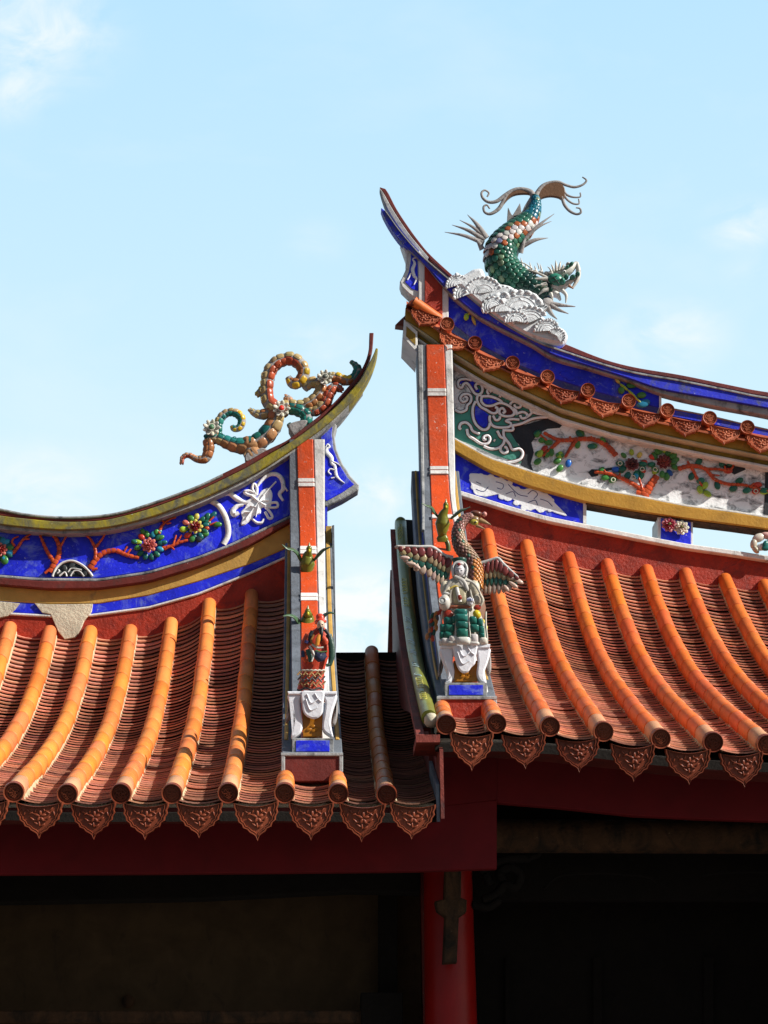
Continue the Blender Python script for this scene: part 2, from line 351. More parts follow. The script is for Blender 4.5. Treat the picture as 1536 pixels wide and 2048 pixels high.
def pan_column(R, Xa, Xb, parent, y0=YE, y1=None, dark=1.0, pitch=.0615):
    Xm = (Xa+Xb)/2; hw = (Xb-Xa)/2-.012; _, ln = R.path(Xm, 4, y0, y1); n = int(ln/pitch); pts, _ = R.path(Xm, n, y0, y1); mb = MB(); nd = 8
    for i in range(n):
        a, b = pts[i], pts[i+1]; t = (b-a).normalized(); nn = Vector((1, 0, 0)).cross(t)
        base = (.60, .255, .16) if random.random() < .8 else (.38, .16, .11)
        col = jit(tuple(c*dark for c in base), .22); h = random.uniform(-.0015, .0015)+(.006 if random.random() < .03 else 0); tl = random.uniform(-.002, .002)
        r0, r1, r2, r3 = [], [], [], []
        for k in range(nd+1):
            u = -1+2*k/nd; sag = -.050+.030*(u*u-1)
            dz = R.z(Xm+u*hw, a.y)-R.z(Xm, a.y)
            o = Vector((u*hw, 0, dz))
            top = a+o+nn*(sag+.029+h+tl*u); ft = top-t*.003
            r0.append(b+o+nn*(sag-.003)+t*.034); r1.append(top); r2.append(ft-nn*.0085); r3.append(a+o+nn*(sag+.019)+t*.012)
        m = nd+1
        vs = r0+r1+r2+r3
        fs = [(q*m+k, q*m+k+1, (q+1)*m+k+1, (q+1)*m+k) for q in range(3) for k in range(nd)]
        mb.add(vs, [f[::-1] for f in fs], col, False)
    return mb.build('tile_channel', M['pan'], parent)
# -- ornamental end disc, centred on the origin, facing -Y
def ring(mb, cx, cz, R_, r_, y, n=28, col=(.5, .5, .5)):
    rings = []
    for i in range(n+1):
        a = 2*math.pi*i/n; d = Vector((math.cos(a), 0, math.sin(a))); c = Vector((cx, y, cz))+d*R_
        rings.append([c+d*math.cos(q)*r_+Vector((0, -1, 0))*math.sin(q)*r_ for q in (0, 1.05, 2.1, 3.14, 4.2, 5.2)])
    mb.loft(rings, col, False)
def disc_mesh(mat, name, R_=.058):
    mb = MB(); n = 28
    prof = [(.0, .0), (.86, .0), (.88, -.015), (.97, -.017), (1.0, -.008), (1.0, .03), (.9, .035)]
    rings = [[Vector((math.cos(2*math.pi*k/n)*R_*a if a else 0, y, math.sin(2*math.pi*k/n)*R_*a if a else 0)) for k in range(n)] for a, y in prof]
    mb.loft(rings, sm=False, caps=False)
    ring(mb, 0, 0, R_*.68, R_*.065, -.003)
    s_ = R_*.6
    def bar(x0, z0, x1, z1, w_=.0034):
        mb.box((min(x0, x1)-w_, -.0100, min(z0, z1)-w_), (max(x0, x1)+w_, .001, max(z0, z1)+w_))
    bar(0, -.82*s_, 0, .86*s_)
    for z_, h_ in ((.45, .42), (0.02, .86), (-.28, .5)): bar(-h_*s_, z_*s_, h_*s_, z_*s_)
    for sg in (-1, 1):
        bar(sg*.82*s_, .02*s_, sg*.82*s_, .30*s_); bar(sg*.45*s_, -.28*s_, sg*.45*s_, -.66*s_); bar(sg*.3*s_, .45*s_, sg*.3*s_, .72*s_); bar(sg*.14*s_, -.66*s_, sg*.45*s_, -.66*s_)
    for k in range(18):
        a = 2*math.pi*k/18; mb.blob((math.cos(a)*R_*.77, -.002, math.sin(a)*R_*.77), (.0026, 0, 0), (0, .0026, 0), (0, 0, .0026), (.5,)*3, 5, 3)
    o = mb.build(name, mat); return o
# -- drip tile: scalloped leaf, top edge centred on the origin, facing -Y
def drip_mesh(mat, name, W=.128, D=.195):
    half = [(1.0, .02), (1.0, -.08), (.93, -.2), (.97, -.29), (.86, -.40), (.84, -.5), (.68, -.58), (.62, -.68), (.44, -.73), (.34, -.81), (.16, -.88), (.07, -.93), (.0, -1.05)]
    pts = [(-a*W, b*D) for a, b in half]+[(a*W, b*D) for a, b in half[::-1][1:]]
    top = [(W*u, D*(.02-.13*(1-u*u))) for u in (.75, .5, .25, 0, -.25, -.5, -.75)]
    loop = pts+top; mb = MB(); c = Vector((0, 0, -.40*D))
    def lv(k, y): return [Vector((0, y, 0))+c+(Vector((a, 0, b))-c)*k for a, b in loop]
    bend = lambda p: Vector((p.x, p.y-.012*(1-(p.x/W)**2)*0+.10*(p.x**2)/W, p.z))
    levels = [lv(1, .022), lv(1.0, -.004), lv(.975, -.013), lv(.92, -.012), (lv(.90, 0)), lv(.86, 0), lv(.845, -.007), lv(.81, -.007), lv(.79, .002)]
    levels = [[bend(p) for p in l] for l in levels]
    mb.loft(levels, sm=False, caps=False); mb.add(levels[-1], [tuple(range(len(loop)))], sm=False); mb.add(levels[0], [tuple(range(len(loop)))[::-1]], sm=False)
    # floral relief
    def B(x, z, a, b, an):
        a *= 1.35; ca, sa = math.cos(an), math.sin(an)
        mb.blob(bend(Vector((x*W, -.001, z*D))), (ca*a*W, 0, sa*a*W), (-sa*b*W, 0, ca*b*W), (0, .0055, 0), (.5,)*3, 8, 4)
    for k in range(5): a = .3+2*math.pi*k/5; B(.04+.13*math.cos(a), -.40+.10*math.sin(a), .11, .075, a)
    for x, z, an in ((-.35, -.30, .5), (-.48, -.22, 2.3), (-.3, -.47, 2.5), (.36, -.28, 2.6), (.5, -.2, .8), (.38, -.46, .7), (.0, -.62, 1.6), (.15, -.66, .6), (-.14, -.6, 2.6), (-.15, -.22, 1.2), (.2, -.2, 1.9), (.62, -.32, 1.8), (-.62, -.3, 1.2)):
        B(x, z, .10, .045, an)
    for pl in ([(-.6, -.14), (-.4, -.26), (-.1, -.36)], [(.62, -.14), (.4, -.24), (.15, -.34)], [(-.35, -.52), (0, -.5), (.3, -.54)]):
        mb.sweep([bend(Vector((a*W, -.001, b*D))) for a, b in smooth(pl, 3)], .003, .004, n=5)
    for u0 in (-.8, .8): pass
    mb.sweep([bend(Vector((W*u*.86, -.002, D*(-.035-.12*(1-u*u))))) for u in np.linspace(-1, 1, 9)], .0035, .005, n=5)
    o = mb.build(name, mat); return o
disc0 = disc_mesh(M['disc'], 'eave_disc'); drip0 = drip_mesh(M['disc'], 'drip_tile')
disc1 = disc_mesh(M['disc_ridge'], 'ridge_disc'); drip1 = drip_mesh(M['disc_ridge'], 'ridge_drip_tile')
protos = [disc0, drip0, disc1, drip1]
def place(proto, parent, loc, rx=0, ry=0, rz=0, sc=(1, 1, 1)):
    c = proto.copy(); S.collection.objects.link(c); c.parent = parent
    c.location = Vector(loc)-Vector(parent['_w']); c.rotation_euler = (rx, ry, rz); c.scale = sc; return c
def XY(px, Y, py=1400): return U(px, py, Y).x
# ================================================================ LEFT HALL
def ZS(f, *p): return f(list(p))
def mid(polyA, polyB, k, n=60):
    "curve k of the way from A(x) to B(x)"
    xs = sorted(set([p[0] for p in polyA]+[p[0] for p in polyB])); return [(x, interp(polyA, x)*(1-k)+interp(polyB, x)*k) for x in xs]
def band(mb, top, bot, Y, d, n=60, col=(.5, .5, .5), bev=.006):
    "like strip but both curves run by arc length, so it may turn upright"
    def res(P):
        P = [Vector((a, b, 0)) for a, b in P]; P = smooth(P, 4); ds = [0]
        for i in range(1, len(P)): ds.append(ds[-1]+(P[i]-P[i-1]).length)
        return [(float(np.interp(ds[-1]*k/n, ds, [p.x for p in P])), float(np.interp(ds[-1]*k/n, ds, [p.y for p in P]))) for k in range(n+1)]
    R = []
    for i_, ((a, b), (c, e_)) in enumerate(zip(res(top), res(bot))):
        p = U(a, b, Y); q = U(c, e_, Y); D = Vector((0, d(i_/n) if callable(d) else d, 0)); e = (p-q); e = e.normalized()*min(bev, e.length*.3); g_ = Vector((0, bev, 0))
        R.append([p-e, q+e, q+g_, q+D, p+D, p+g_])
    mb.loft(R, col, True, False)
def frame(mb, poly, Y, w_, d, n=4, closed=True, col=(.5, .5, .5)):
    "raised border strip along a photo outline"
    P = [U(a, b, Y) for a, b in poly]
    if closed: P.append(P[0])
    for i in range(len(P)-1):
        mb.sweep([P[i], P[i+1]], w_, d, n=n, sm=False, col=col)
def ribbon(mb, pts, Y, w_, d=.008, col=(.5, .5, .5), n=6, k=5):
    P = [U(a, b, Y) for a, b in pts]; P = smooth(P, k); mb.sweep(P, w_, d, n=n, col=col)

hallL = thing('temple_hall', 'lower left temple hall, orange tiled roof under a blue ridge with a white ribbon knot', 'temple hall', (U(300, 1600, 12).x, 12.0, 0))
hallR = thing('temple_hall', 'taller right temple hall with a green and white painted panel under its ridge', 'temple hall', (U(1200, 1600, 12).x, 12.0, 0))
X_ = RL.X
RL2 = Roof.__new__(Roof); RL2.__dict__.update(RL.__dict__); RL2.t = [0]*len(RL.t)
# tile rows
for i, X in enumerate(X_):
    if i <= 7: R, y1 = RL, None
    elif i <= 9: R, y1 = RL2, YE+.42
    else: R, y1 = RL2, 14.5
    row = tile_row(R, X, hallL, 15 if i <= 7 else (3 if i < 10 else 13), y1, 1.0 if i < 10 else .55)  # last row: shade of the right hall put into its clay colour
    if i == 10: row['label'] = 'tile row right of the figure, dark brown with the shade painted in'
    p = Vector((X, YE, R.z(X, YE)))
    place(disc0, row, p+Vector((0, -.012, -.002)), rx=math.radians(20), ry=random.uniform(-.2, .2))
Xend = XY(868, YE, 1590)
for i in range(len(X_)-1):
    if i == 8: c = pan_column(RL2, X_[8], X_[9], hallL, YE, YE+.5)
    elif i == 9: c = pan_column(RL2, X_[9], X_[10], hallL, YE, 14.5, .45)  # shade beside the right hall painted in as darker clay
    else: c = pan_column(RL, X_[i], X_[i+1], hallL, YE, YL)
cend = pan_column(RL2, X_[10], Xend+.02, hallL, YE, 14.5, .40)  # end channel darkened the same way, shade in the colour
def drip(R, X, parent, proto, sx=1):
    z = R.z(X, YE)-.062
    place(proto, parent, (X, YE-.045, z), rx=math.radians(9+random.uniform(-3, 3)), ry=random.uniform(-.05, .05), sc=(sx*random.uniform(.97, 1.02), 1, random.uniform(.94, 1.05)))
chans = [o for o in hallL.children if o.name.startswith('tile_channel')]
for o, (a, b) in zip(chans, [(X_[i], X_[i+1]) for i in range(10)]+[(X_[10], X_[10]+.29)]):
    drip(RL, (a+b)/2, o, drip0)
# deck under the tiles, dark edge on the lower wing, rear slope
def deck(R, xs, y0, y1, parent, name='roof_deck', off=-.115, th=.05, mat='wood'):
    mb = MB(); ys = np.linspace(y0, y1, 22); rings = []
    for X in xs: rings.append([Vector((X, y, R.z(X, y)+off)) for y in ys]+[Vector((X, y, R.z(X, y)+off-th)) for y in ys[::-1]])
    mb.loft(rings, sm=False); return mb.build(name, M[mat], parent)
deck(RL, np.linspace(X_[0], X_[8], 20), YE+.03, YL+.2, hallL)
deck(RL2, np.linspace(X_[8], Xend+.01, 8), YE+.03, 14.5, hallL)
mb = MB()
zt = RL2.z(X_[10], 14.5)
mb.box((X_[9]-.2, 14.49, zt-.16), (Xend+.2, 14.60, zt-.01)); mb.box((X_[9]-.2, 14.6, 0), (Xend+.2, 14.7, zt-.15)); mb.build('wing_back_wall', M['wood'], hallL)
mb = MB()
xa, xb = X_[0], XY(650, YL, 1100)
zr = RL.z(X_[4], YL); mb.add([(xa, YL+.35, zr), (xb, YL+.35, zr), (xb, YL+4, zr-1.7), (xa, YL+4, zr-1.7)], [(0, 1, 2, 3)], sm=False)
mb.add([(xa, YL+.35, zr-.1), (xb, YL+.35, zr-.1), (xb, YL+4, zr-1.8), (xa, YL+4, zr-1.8)], [(0, 1, 2, 3)], sm=False)
mb.build('rear_slope', M['brick'], hallL)
# ---- ridge wall layers
L_top = Z3([(0, 315), (100, 335), (250, 348), (400, 342), (500, 325), (600, 295), (700, 260), (800, 222), (900, 175), (1000, 125)])
L_s1 = Z3([(0, 345), (100, 357), (250, 370), (400, 366), (500, 347), (600, 319), (700, 284), (800, 246), (900, 199), (1000, 149)])
L_y = Z3([(0, 380), (100, 392), (250, 403), (400, 397), (500, 380), (600, 354), (700, 320), (800, 282), (900, 238), (1000, 190)])
L_g = Z3([(0, 400), (100, 409), (250, 419), (400, 413), (500, 396), (600, 371), (700, 339), (800, 301), (900, 256), (1000, 208)])
ext = lambda P, dy: [(-230, P[0][1]-dy), (-110, P[0][1]-dy*.3)]+P
tipT = Z2([(680, 905), (800, 848), (870, 800), (960, 730), (1050, 660), (1150, 570), (1230, 480), (1300, 400), (1350, 320), (1385, 220), (1392, 90)])
tipS = Z2([(700, 930), (820, 862), (900, 810), (1000, 735), (1080, 670), (1170, 590), (1260, 492), (1330, 405), (1378, 310), (1412, 200), (1422, 90)])
tipS2 = Z2([(700, 932), (820, 864), (900, 812), (1000, 737), (1080, 672), (1170, 592), (1262, 494), (1335, 405), (1385, 310), (1420, 240), (1437, 196)])
tipY = Z2([(700, 1005), (820, 925), (900, 872), (1000, 800), (1080, 740), (1170, 660), (1270, 560), (1350, 455), (1405, 360), (1440, 265), (1452, 200)])
tipG = Z2([(700, 1030), (820, 952), (900, 900), (1000, 840), (1070, 785), (1140, 716), (1200, 655), (1262, 575)])
mb = MB(); band(mb, ext(L_top, 60)+tipT, ext(L_s1, 60)+tipS, YL-.06, lambda u: .20-.12*max(0, (u-.78)/.22), 110)
capL = mb.build('ridge_cap', M['red_dark'], hallL)
mb = MB(); band(mb, ext(L_s1, 60)+tipS2, ext(L_y, 60)+tipY, YL-.12, lambda u: .30-.20*max(0, (u-.78)/.22), 110); mb.build('cap_face', M['yellow_moss'], capL)
mb = MB(); band(mb, ext(L_y, 60)+tipY[:8], ext(L_g, 60)+tipG, YL-.09, .22, 100); mb.build('cap_underside', M['grey'], capL)
mb = MB(); band(mb, ext(L_top, 60)[:11], [(a, b+5) for a, b in ext(L_top, 60)[:11]], YL-.072, .22, 60); mb.build('cap_coping', M['grey'], capL)
bl = Z3([(0, 585), (150, 597), (400, 600), (600, 570), (800, 510), (940, 455), (1195, 333)])
bl = [(-230, bl[0][1]-60), (-110, bl[0][1]-18)]+bl
Lg = ext(L_g, 60)+tipG[:4]
mb = MB(); mb.strip([(a, b-4) for a, b in Lg], bl, YL, .34, -225, 592); panL = mb.build('ridge_panel', M['blue'], hallL)
sh = lambda P, k: [(a, b+k) for a, b in P]
mb = MB(); mb.strip(bl, sh(bl, 6), YL-.03, .36, -225, 592); mb.build('ledge_line', M['grey'], panL)
dr = Z3([(0, 625), (200, 642), (400, 640), (600, 612), (800, 552), (1000, 470), (1195, 360)]); dr = [(-230, dr[0][1]-60), (-110, dr[0][1]-18)]+dr
mb = MB(); mb.strip(sh(bl, 6), dr, YL-.055, .38, -225, 592); mb.build('red_ledge', M['red_dark'], panL)
mu = Z3([(0, 690), (200, 703), (400, 701), (600, 668), (800, 612), (1000, 545), (1195, 462)]); mu = [(-230, mu[0][1]-60), (-110, mu[0][1]-18)]+mu
mb = MB(); mb.strip(sh(dr, -3), mu, YL+.0, .32, -225, 590); mb.build('ochre_band', M['ochre'], panL)
bt = Z3([(0, 735), (200, 746), (370, 743), (600, 712), (800, 657), (1000, 577), (1195, 490)]); bt = [(-230, bt[0][1]-60), (-110, bt[0][1]-18)]+bt
mb = MB(); mb.strip(mu, bt, YL+.006, .31, -225, 590); mb.build('blue_band', M['blue'], panL)
mb = MB(); mb.strip(bt, sh(bt, 5), YL-.006, .31, -225, 590); mb.build('white_line', M['white'], panL)
mb = MB(); mb.strip(sh(bt, 5), [(-230, 1340), (700, 1340)], YL+.012, .30, -225, 590); mb.build('red_wall', M['red'], hallL)
# bare cement repairs
mb = MB()
mb.prism(Z3([(-30, 690), (80, 700), (60, 725), (30, 752), (-30, 765)]), YL-.010, .03, bev=.004)
mb.prism(Z3([(140, 700), (190, 704), (250, 705), (375, 702), (370, 735), (340, 770), (328, 800), (305, 838), (262, 846), (235, 815), (215, 770), (205, 745), (170, 738)]), YL-.010, .03, bev=.004)
mb.build('cement_patch', M['cement'], panL)
# ---- white arch divider and relief of a ribboned leaf
mb = MB(); ribbon(mb, Z3([(848, 284), (882, 305), (908, 345), (922, 395), (920, 430), (903, 462)]), YL-.004, .022, .014); mb.build('arch_divider', M['white'], panL)
mb = MB(); Y0 = YL-.004
def rb(pts, w_, d=.012, Y=Y0, f=Z2): ribbon(mb, f(pts), Y, w_, d)
mb.prism([(p.x, p.y) for p in smooth([Vector((a, b, 0)) for a, b in Z2([(520, 1310), (545, 1270), (600, 1245), (640, 1190), (690, 1170), (715, 1210), (710, 1260), (700, 1300), (640, 1310), (632, 1350), (590, 1360), (560, 1400), (520, 1430), (495, 1425), (505, 1380), (495, 1340)])], 3, True)], Y0-.006, .02, bev=.007)
rb([(740, 1130), (660, 1220), (560, 1350), (530, 1390)], .004, .018, Y0-.004)
rb([(610, 1160), (650, 1110), (700, 1078), (750, 1080), (785, 1120), (790, 1180), (765, 1215), (790, 1262)], [.010, .016, .018, .018, .016, .010])
rb([(790, 1150), (820, 1195)], .008); rb([(740, 1130), (650, 1225)], .006, .02)
rb([(380, 1225), (420, 1215), (470, 1250), (530, 1275), (590, 1235)], [.006, .018, .022, .016, .010])
rb([(515, 1290), (470, 1300), (440, 1330), (450, 1360), (480, 1345)], [.010, .020, .022, .016])
rb([(600, 1230), (545, 1220), (520, 1200), (560, 1195), (610, 1225)], .013); rb([(600, 1220), (575, 1180), (585, 1145), (605, 1170), (605, 1220)], .012)
rb([(570, 1230), (620, 1270), (670, 1300)], .014, .02)
rb([(665, 1300), (700, 1280), (745, 1275), (750, 1305), (705, 1310), (665, 1300)], .011); rb([(665, 1305), (690, 1330), (715, 1375), (690, 1385), (665, 1340)], .011)
rb([(655, 1390), (640, 1415), (605, 1415), (570, 1385)], [.008, .012, .012, .008])
for q in ([(600, 1310), (560, 1300)], [(620, 1290), (600, 1375)], [(560, 1345), (520, 1345)], [(640, 1265), (690, 1262)]): rb(q, .003, .02, Y0-.006)
mb.build('knot_relief', M['relief'], panL)
# ---- mosaic flower sprigs
CORAL = (.50, .075, .022)
def branch(mb, pts, Y, w0=.020, w1=.012, k=6, col=CORAL):
    P = smooth([U(a, b, Y) for a, b in pts], 4); i = 0; L_ = len(P)
    ds = [0]
    for j in range(1, L_): ds.append(ds[-1]+(P[j]-P[j-1]).length)
    n = max(1, int(ds[-1]/.034))
    for j in range(n):
        s0, s1 = ds[-1]*(j+.04)/n, ds[-1]*(j+.99)/n
        at = lambda s: Vector([float(np.interp(s, ds, [p[q] for p in P])) for q in range(3)])
        a, b = at(s0), at(s1); w_ = w0+(w1-w0)*j/n; a.y -= random.uniform(0, .004)
        mb.sweep([a, a.lerp(b, .5), b], [w_*.92, w_*1.02, w_*.82], [.008, .011, .008], n=6, col=jit(col, .18))
def petal(mb, px, py, Y, ang, a, b, col, h=.010, tilt=0):
    c = U(px, py, Y); ca, sa = math.cos(ang), math.sin(ang)
    mb.blob(c, (ca*a, -tilt*a, sa*a), (-sa*b, 0, ca*b), (0, -h, 0), col, 10, 6)
def shell(mb, px, py, Y, ang, a, b, col):
    "cup-shaped piece: a disc with a raised rim"
    petal(mb, px, py, Y, ang, a, b, col, .010)
def flower(mb, px, py, Y, r, outer, inner, core=None, n1=8):
    c = U(px, py, Y)
    for lay, (rr, n, col, tl) in enumerate(((r, n1, outer, .3), (r*.72, n1, inner, .55), (r*.45, 6, inner, .9))):
        for k in range(n):
            a = 2*math.pi*(k+.5*lay)/n; d = Vector((math.cos(a), 0, math.sin(a)))
            mb.blob(c+d*rr*.62+Vector((0, -.008-.010*lay, 0)), (d.x*rr*.42, -tl*rr*.3, d.z*rr*.42), (-d.z*rr*.30, 0, d.x*rr*.30), (0, -.005, 0), jit(col, .15), 7, 4)
    mb.blob(c+Vector((0, -.035, 0)), (r*.2, 0, 0), (0, 0, r*.2), (0, -.012, 0), core or inner, 8, 5)
G1, G2, TEAL, PINK, YEL, DRED, CYAN, LIME, REDC = (.06, .22, .05), (.02, .14, .09), (.015, .12, .12), (.55, .16, .12), (.60, .50, .10), (.20, .015, .012), (.03, .26, .42), (.33, .50, .05), (.5, .05, .03)
mb = MB(); Y0 = YL-.014
for pts, a, b in (([(200, 575), (222, 535), (240, 500), (235, 455), (212, 420)], .026, .014), ([(218, 535), (190, 490), (172, 450), (160, 420)], .018, .010), ([(245, 470), (270, 425)], .010, .006),
                  ([(362, 560), (390, 520), (420, 495), (470, 487), (510, 505), (562, 517)], .026, .014), ([(385, 525), (385, 480), (365, 440), (348, 425)], .016, .008), ([(385, 475), (410, 445), (425, 420)], .012, .006), ([(515, 470), (500, 495)], .008, .005), ([(530, 480), (515, 500)], .008, .005),
                  ([(645, 405), (660, 380), (685, 362), (712, 353)], .013, .006), ([(665, 375), (652, 360)], .008, .005), ([(672, 380), (692, 375)], .008, .005), ([(640, 410), (648, 420)], .01, .008),
                  ([(655, 478), (690, 470), (725, 455), (760, 445)], .015, .012), ([(700, 465), (712, 425)], .009, .005), ([(715, 455), (735, 425)], .009, .005), ([(690, 468), (665, 485)], .009, .005), ([(705, 485), (690, 470)], .008, .004),
                  ([(50, 500), (75, 470), (95, 440), (135, 415)], .016, .007), ([(60, 470), (45, 445), (75, 430)], .010, .006), ([(95, 440), (120, 440)], .009, .005),
                  ([(840, 375), (865, 350)], .008, .005), ([(846, 385), (878, 372)], .008, .005), ([(370, 565), (395, 560)], .012, .008), ([(180, 580), (205, 560)], .012, .01)):
    mb = MB(); branch(mb, Z3(pts), Y0, a, b); mb.build('coral_branch', M['ceramic'], panL)
def cluster(pts, f, Y, parent, nm='leaf'):
    for x, y, an, a, b, col in pts:
        mb = MB(); (px, py), = f([(x, y)]); petal(mb, px, py, Y+random.uniform(-.006, .004), an, a, b, jit(col, .2), .013); mb.build(nm, M['ceramic'], parent)
R_ = random.uniform
def around(cx, cy, rad, cols, n, s=.030, f=1.0):
    o = []
    for k in range(n):
        a = 2*math.pi*k/n+.2; o.append((cx+rad*math.cos(a), cy-rad*math.sin(a)*f, a, s, s*.72, cols[k % len(cols)]))
    return o
cluster(around(603, 467, 47, [TEAL, G2, CYAN, G1, REDC, LIME, G1, G2, TEAL], 12)+around(603, 467, 62, [TEAL, G1, G1, G2], 7, .026)[:4]+[(643, 413, 1.2, .03, .022, TEAL), (650, 435, .5, .03, .02, G1)], Z3, YL-.012, panL)
cluster(around(790, 392, 42, [TEAL, G2, YEL, G1, PINK, G1, G2, TEAL], 10)+[(860, 345, .8, .04, .022, TEAL), (838, 350, 1.2, .034, .024, G2), (772, 358, 2.2, .03, .025, G1), (740, 402, 3, .03, .025, LIME), (760, 425, 3.6, .032, .024, REDC), (778, 440, 4.2, .03, .025, G1), (803, 440, 5, .03, .028, (.02, .03, .04)), (830, 420, .2, .03, .025, G1), (879, 382, .1, .035, .022, G1), (835, 397, 0, .022, .02, CORAL), (838, 375, 0, .03, .026, G2)], Z3, YL-.012, panL)
cluster(around(2, 485, 40, [G1, CYAN, TEAL, G2, LIME, CYAN], 9)+[(35, 470, .3, .034, .024, TEAL), (38, 495, -.1, .034, .024, CYAN), (18, 525, -1.2, .04, .03, G1), (12, 450, 1.5, .034, .026, CYAN)], Z3, YL-.012, panL)
for (x, y), r, o_, i_ in (((603, 467), .060, PINK, (.40, .07, .06)), ((790, 392), .058, YEL, DRED), ((2, 485), .055, PINK, DRED)):
    mb = MB(); (px, py), = Z3([(x, y)]); flower(mb, px, py, YL-.02, r, o_, i_); mb.build('mosaic_flower', M['ceramic'], panL)
mb = MB()   # dark medallion at the foot of the branches
mb.prism(Z3([(212, 592), (225, 560), (250, 538), (290, 530), (330, 545), (358, 570), (372, 592)]), YL-.010, .02, (.02, .022, .025), .006)
for q in ([(212, 592), (228, 558), (255, 536), (292, 529), (330, 545), (358, 570), (374, 592)],): ribbon(mb, Z3(q), YL-.016, .010, .012, (.72, .72, .70))
for q in ([(240, 590), (262, 575), (270, 592)], [(285, 590), (300, 570), (322, 572), (340, 592)], [(232, 580), (240, 572), (236, 565)], [(275, 575), (290, 560), (330, 566)]): ribbon(mb, Z3(q), YL-.018, .007, .010, (.66, .66, .64))
for x, y in ((232, 578), (262, 560), (290, 548), (300, 560), (320, 575), (285, 578), (345, 578)): petal(mb, *Z3([(x, y)])[0], YL-.018, R_(0, 3), .032, .018, (.05, .055, .055), .006)
mb.build('shell_medallion', M['ceramic'], panL)
# ---- wing panel right of the pillar
wingL = [(638, 900), (652, 862)]+Z2([(1140, 712), (1165, 735), (1148, 800), (1162, 900), (1203, 1000), (1262, 1090), (1320, 1150), (1312, 1185), (1205, 1250), (1098, 1302), (1085, 1295)])+[(648, 1012)]
mb = MB(); mb.prism(wingL, YL-.02, .13, bev=.008); wl = mb.build('wing_panel', M['grey'], hallL)
mb = MB(); mb.prism(Z2([(1052, 800), (1135, 712), (1128, 800), (1140, 900), (1180, 1005), (1238, 1100), (1285, 1148), (1200, 1205), (1095, 1262), (1075, 1250)]), YL-.026, .02, bev=.003); mb.build('wing_field', M['blue'], wl)
mb = MB()
for pts, a in (([(1085, 890), (1100, 868), (1115, 885), (1095, 900), (1095, 925), (1125, 960), (1130, 1000), (1150, 1020), (1160, 1080), (1180, 1110), (1220, 1140)], [.004, .007, .007, .012, .018, .017, .014, .012, .012, .008, .003]), ([(1125, 985), (1165, 1000), (1190, 1020)], [.008, .005, .002]), ([(1155, 1050), (1120, 1040), (1105, 1060), (1125, 1080)], .006), ([(1150, 1100), (1125, 1105)], .006)):
    ribbon(mb, Z2(pts), YL-.030, a, .006)
mb.build('dragon_scroll', M['relief'], wl)
mb = MB(); mb.box((XY(643, YL, 1100), YL-.01, U(0, 1180, YL).z), (XY(655, YL, 1100), YL+.25, U(0, 1010, YL).z)); mb.build('blue_edge', M['blue'], wl)

# ---- descending gable ridge of the left hall
def ribband(mb, rows, th, lift=0, col=(.5, .5, .5), closed_bottom=True):
    R = []; C = [(U(a, py, Y), U(b, py, Y)) for py, Y, a, b in rows]
    # refine
    A = smooth([c[0] for c in C], 4); B = smooth([c[1] for c in C], 4)
    for i in range(len(A)):
        t = (A[max(i-1, 0)]-A[min(i+1, len(A)-1)]).normalized(); inn = Vector((1, 0, 0)).cross(t)
        if inn.y < 0: inn = -inn
        o = -inn*lift; e = Vector((.006, 0, 0))
        R.append([A[i]+o+e, B[i]+o-e, B[i]+o+inn*.006, B[i]+inn*th, A[i]+inn*th, A[i]+o+inn*.006])
    mb.loft(R, col, True, False)
pL = [(879, 14.69), (960, 14.69), (1040, 14.66), (1090, 14.55), (1140, 14.32), (1200, 13.97), (1260, 13.58), (1320, 13.17), (1380, 12.76), (1440, 12.34), (1484, 12.06)]
def edge(pairs, py): return float(np.interp(py, [p[0] for p in pairs], [p[1] for p in pairs]))
def rows(path, ea, eb): return [(py, Y, edge(ea, py), edge(eb, py)) for py, Y in path]
gl, gr = [(879, 578), (1060, 580), (1300, 582), (1484, 584)], [(879, 650), (1060, 650), (1200, 652), (1484, 664)]
ol, orr = [(879, 593), (1060, 599), (1300, 602), (1484, 602)], [(879, 626), (1060, 631), (1200, 635), (1484, 642)]
mb = MB(); ribband(mb, rows(pL, gl, gr), .26); ribL = mb.build('gable_ridge', M['slate'], hallL)
mb = MB(); ribband(mb, rows(pL, ol, orr), .02, .008); mb.build('red_strip', M['orange'], ribL)
mb = MB(); ribband(mb, rows(pL, [(p, x+1.5) for p, x in orr], [(p, x-1) for p, x in gr]), .02, .006); mb.build('white_strip', M['white'], ribL)
mb = MB()
for py in (961, 970, 1098, 1106, 1192, 1200):
    pp = [(py-3.4, float(np.interp(py-3, [p[0] for p in pL], [p[1] for p in pL]))), (py+3.4, float(np.interp(py+3, [p[0] for p in pL], [p[1] for p in pL])))]
    mb = MB(); ribband(mb, rows(pp, [(p, x-.5) for p, x in ol], [(p, x+.5) for p, x in orr]), .02, .013); mb.build('strip_band', M['white'], ribL)
bL = [(1086, 14.63), (1150, 14.42), (1200, 14.12), (1260, 13.74), (1320, 13.32), (1380, 12.90), (1440, 12.44), (1480, 12.14), (1507, 11.86)]
bl_, br_ = [(1086, 570), (1300, 567), (1507, 563)], [(1050, 663), (1200, 667), (1300, 671), (1507, 685)]
mb = MB(); ribband(mb, rows(bL, bl_, br_), .42); mb.build('ridge_base', M['slate'], ribL)
mb = MB()
b2 = [q for q in bL[:-1]]
ribband(mb, rows(b2, [(p, x+5) for p, x in bl_], [(p, x+13) for p, x in bl_]), .02, .005); ribband(mb, rows(b2, [(p, x-13) for p, x in br_], [(p, x-4) for p, x in br_]), .02, .005)
mb.prism([(651, 1052), (663, 1052), (666, 1180), (652, 1180)], 14.66, .15, bev=.004)
mb.build('ochre_stripe', M['ochre'], ribL)
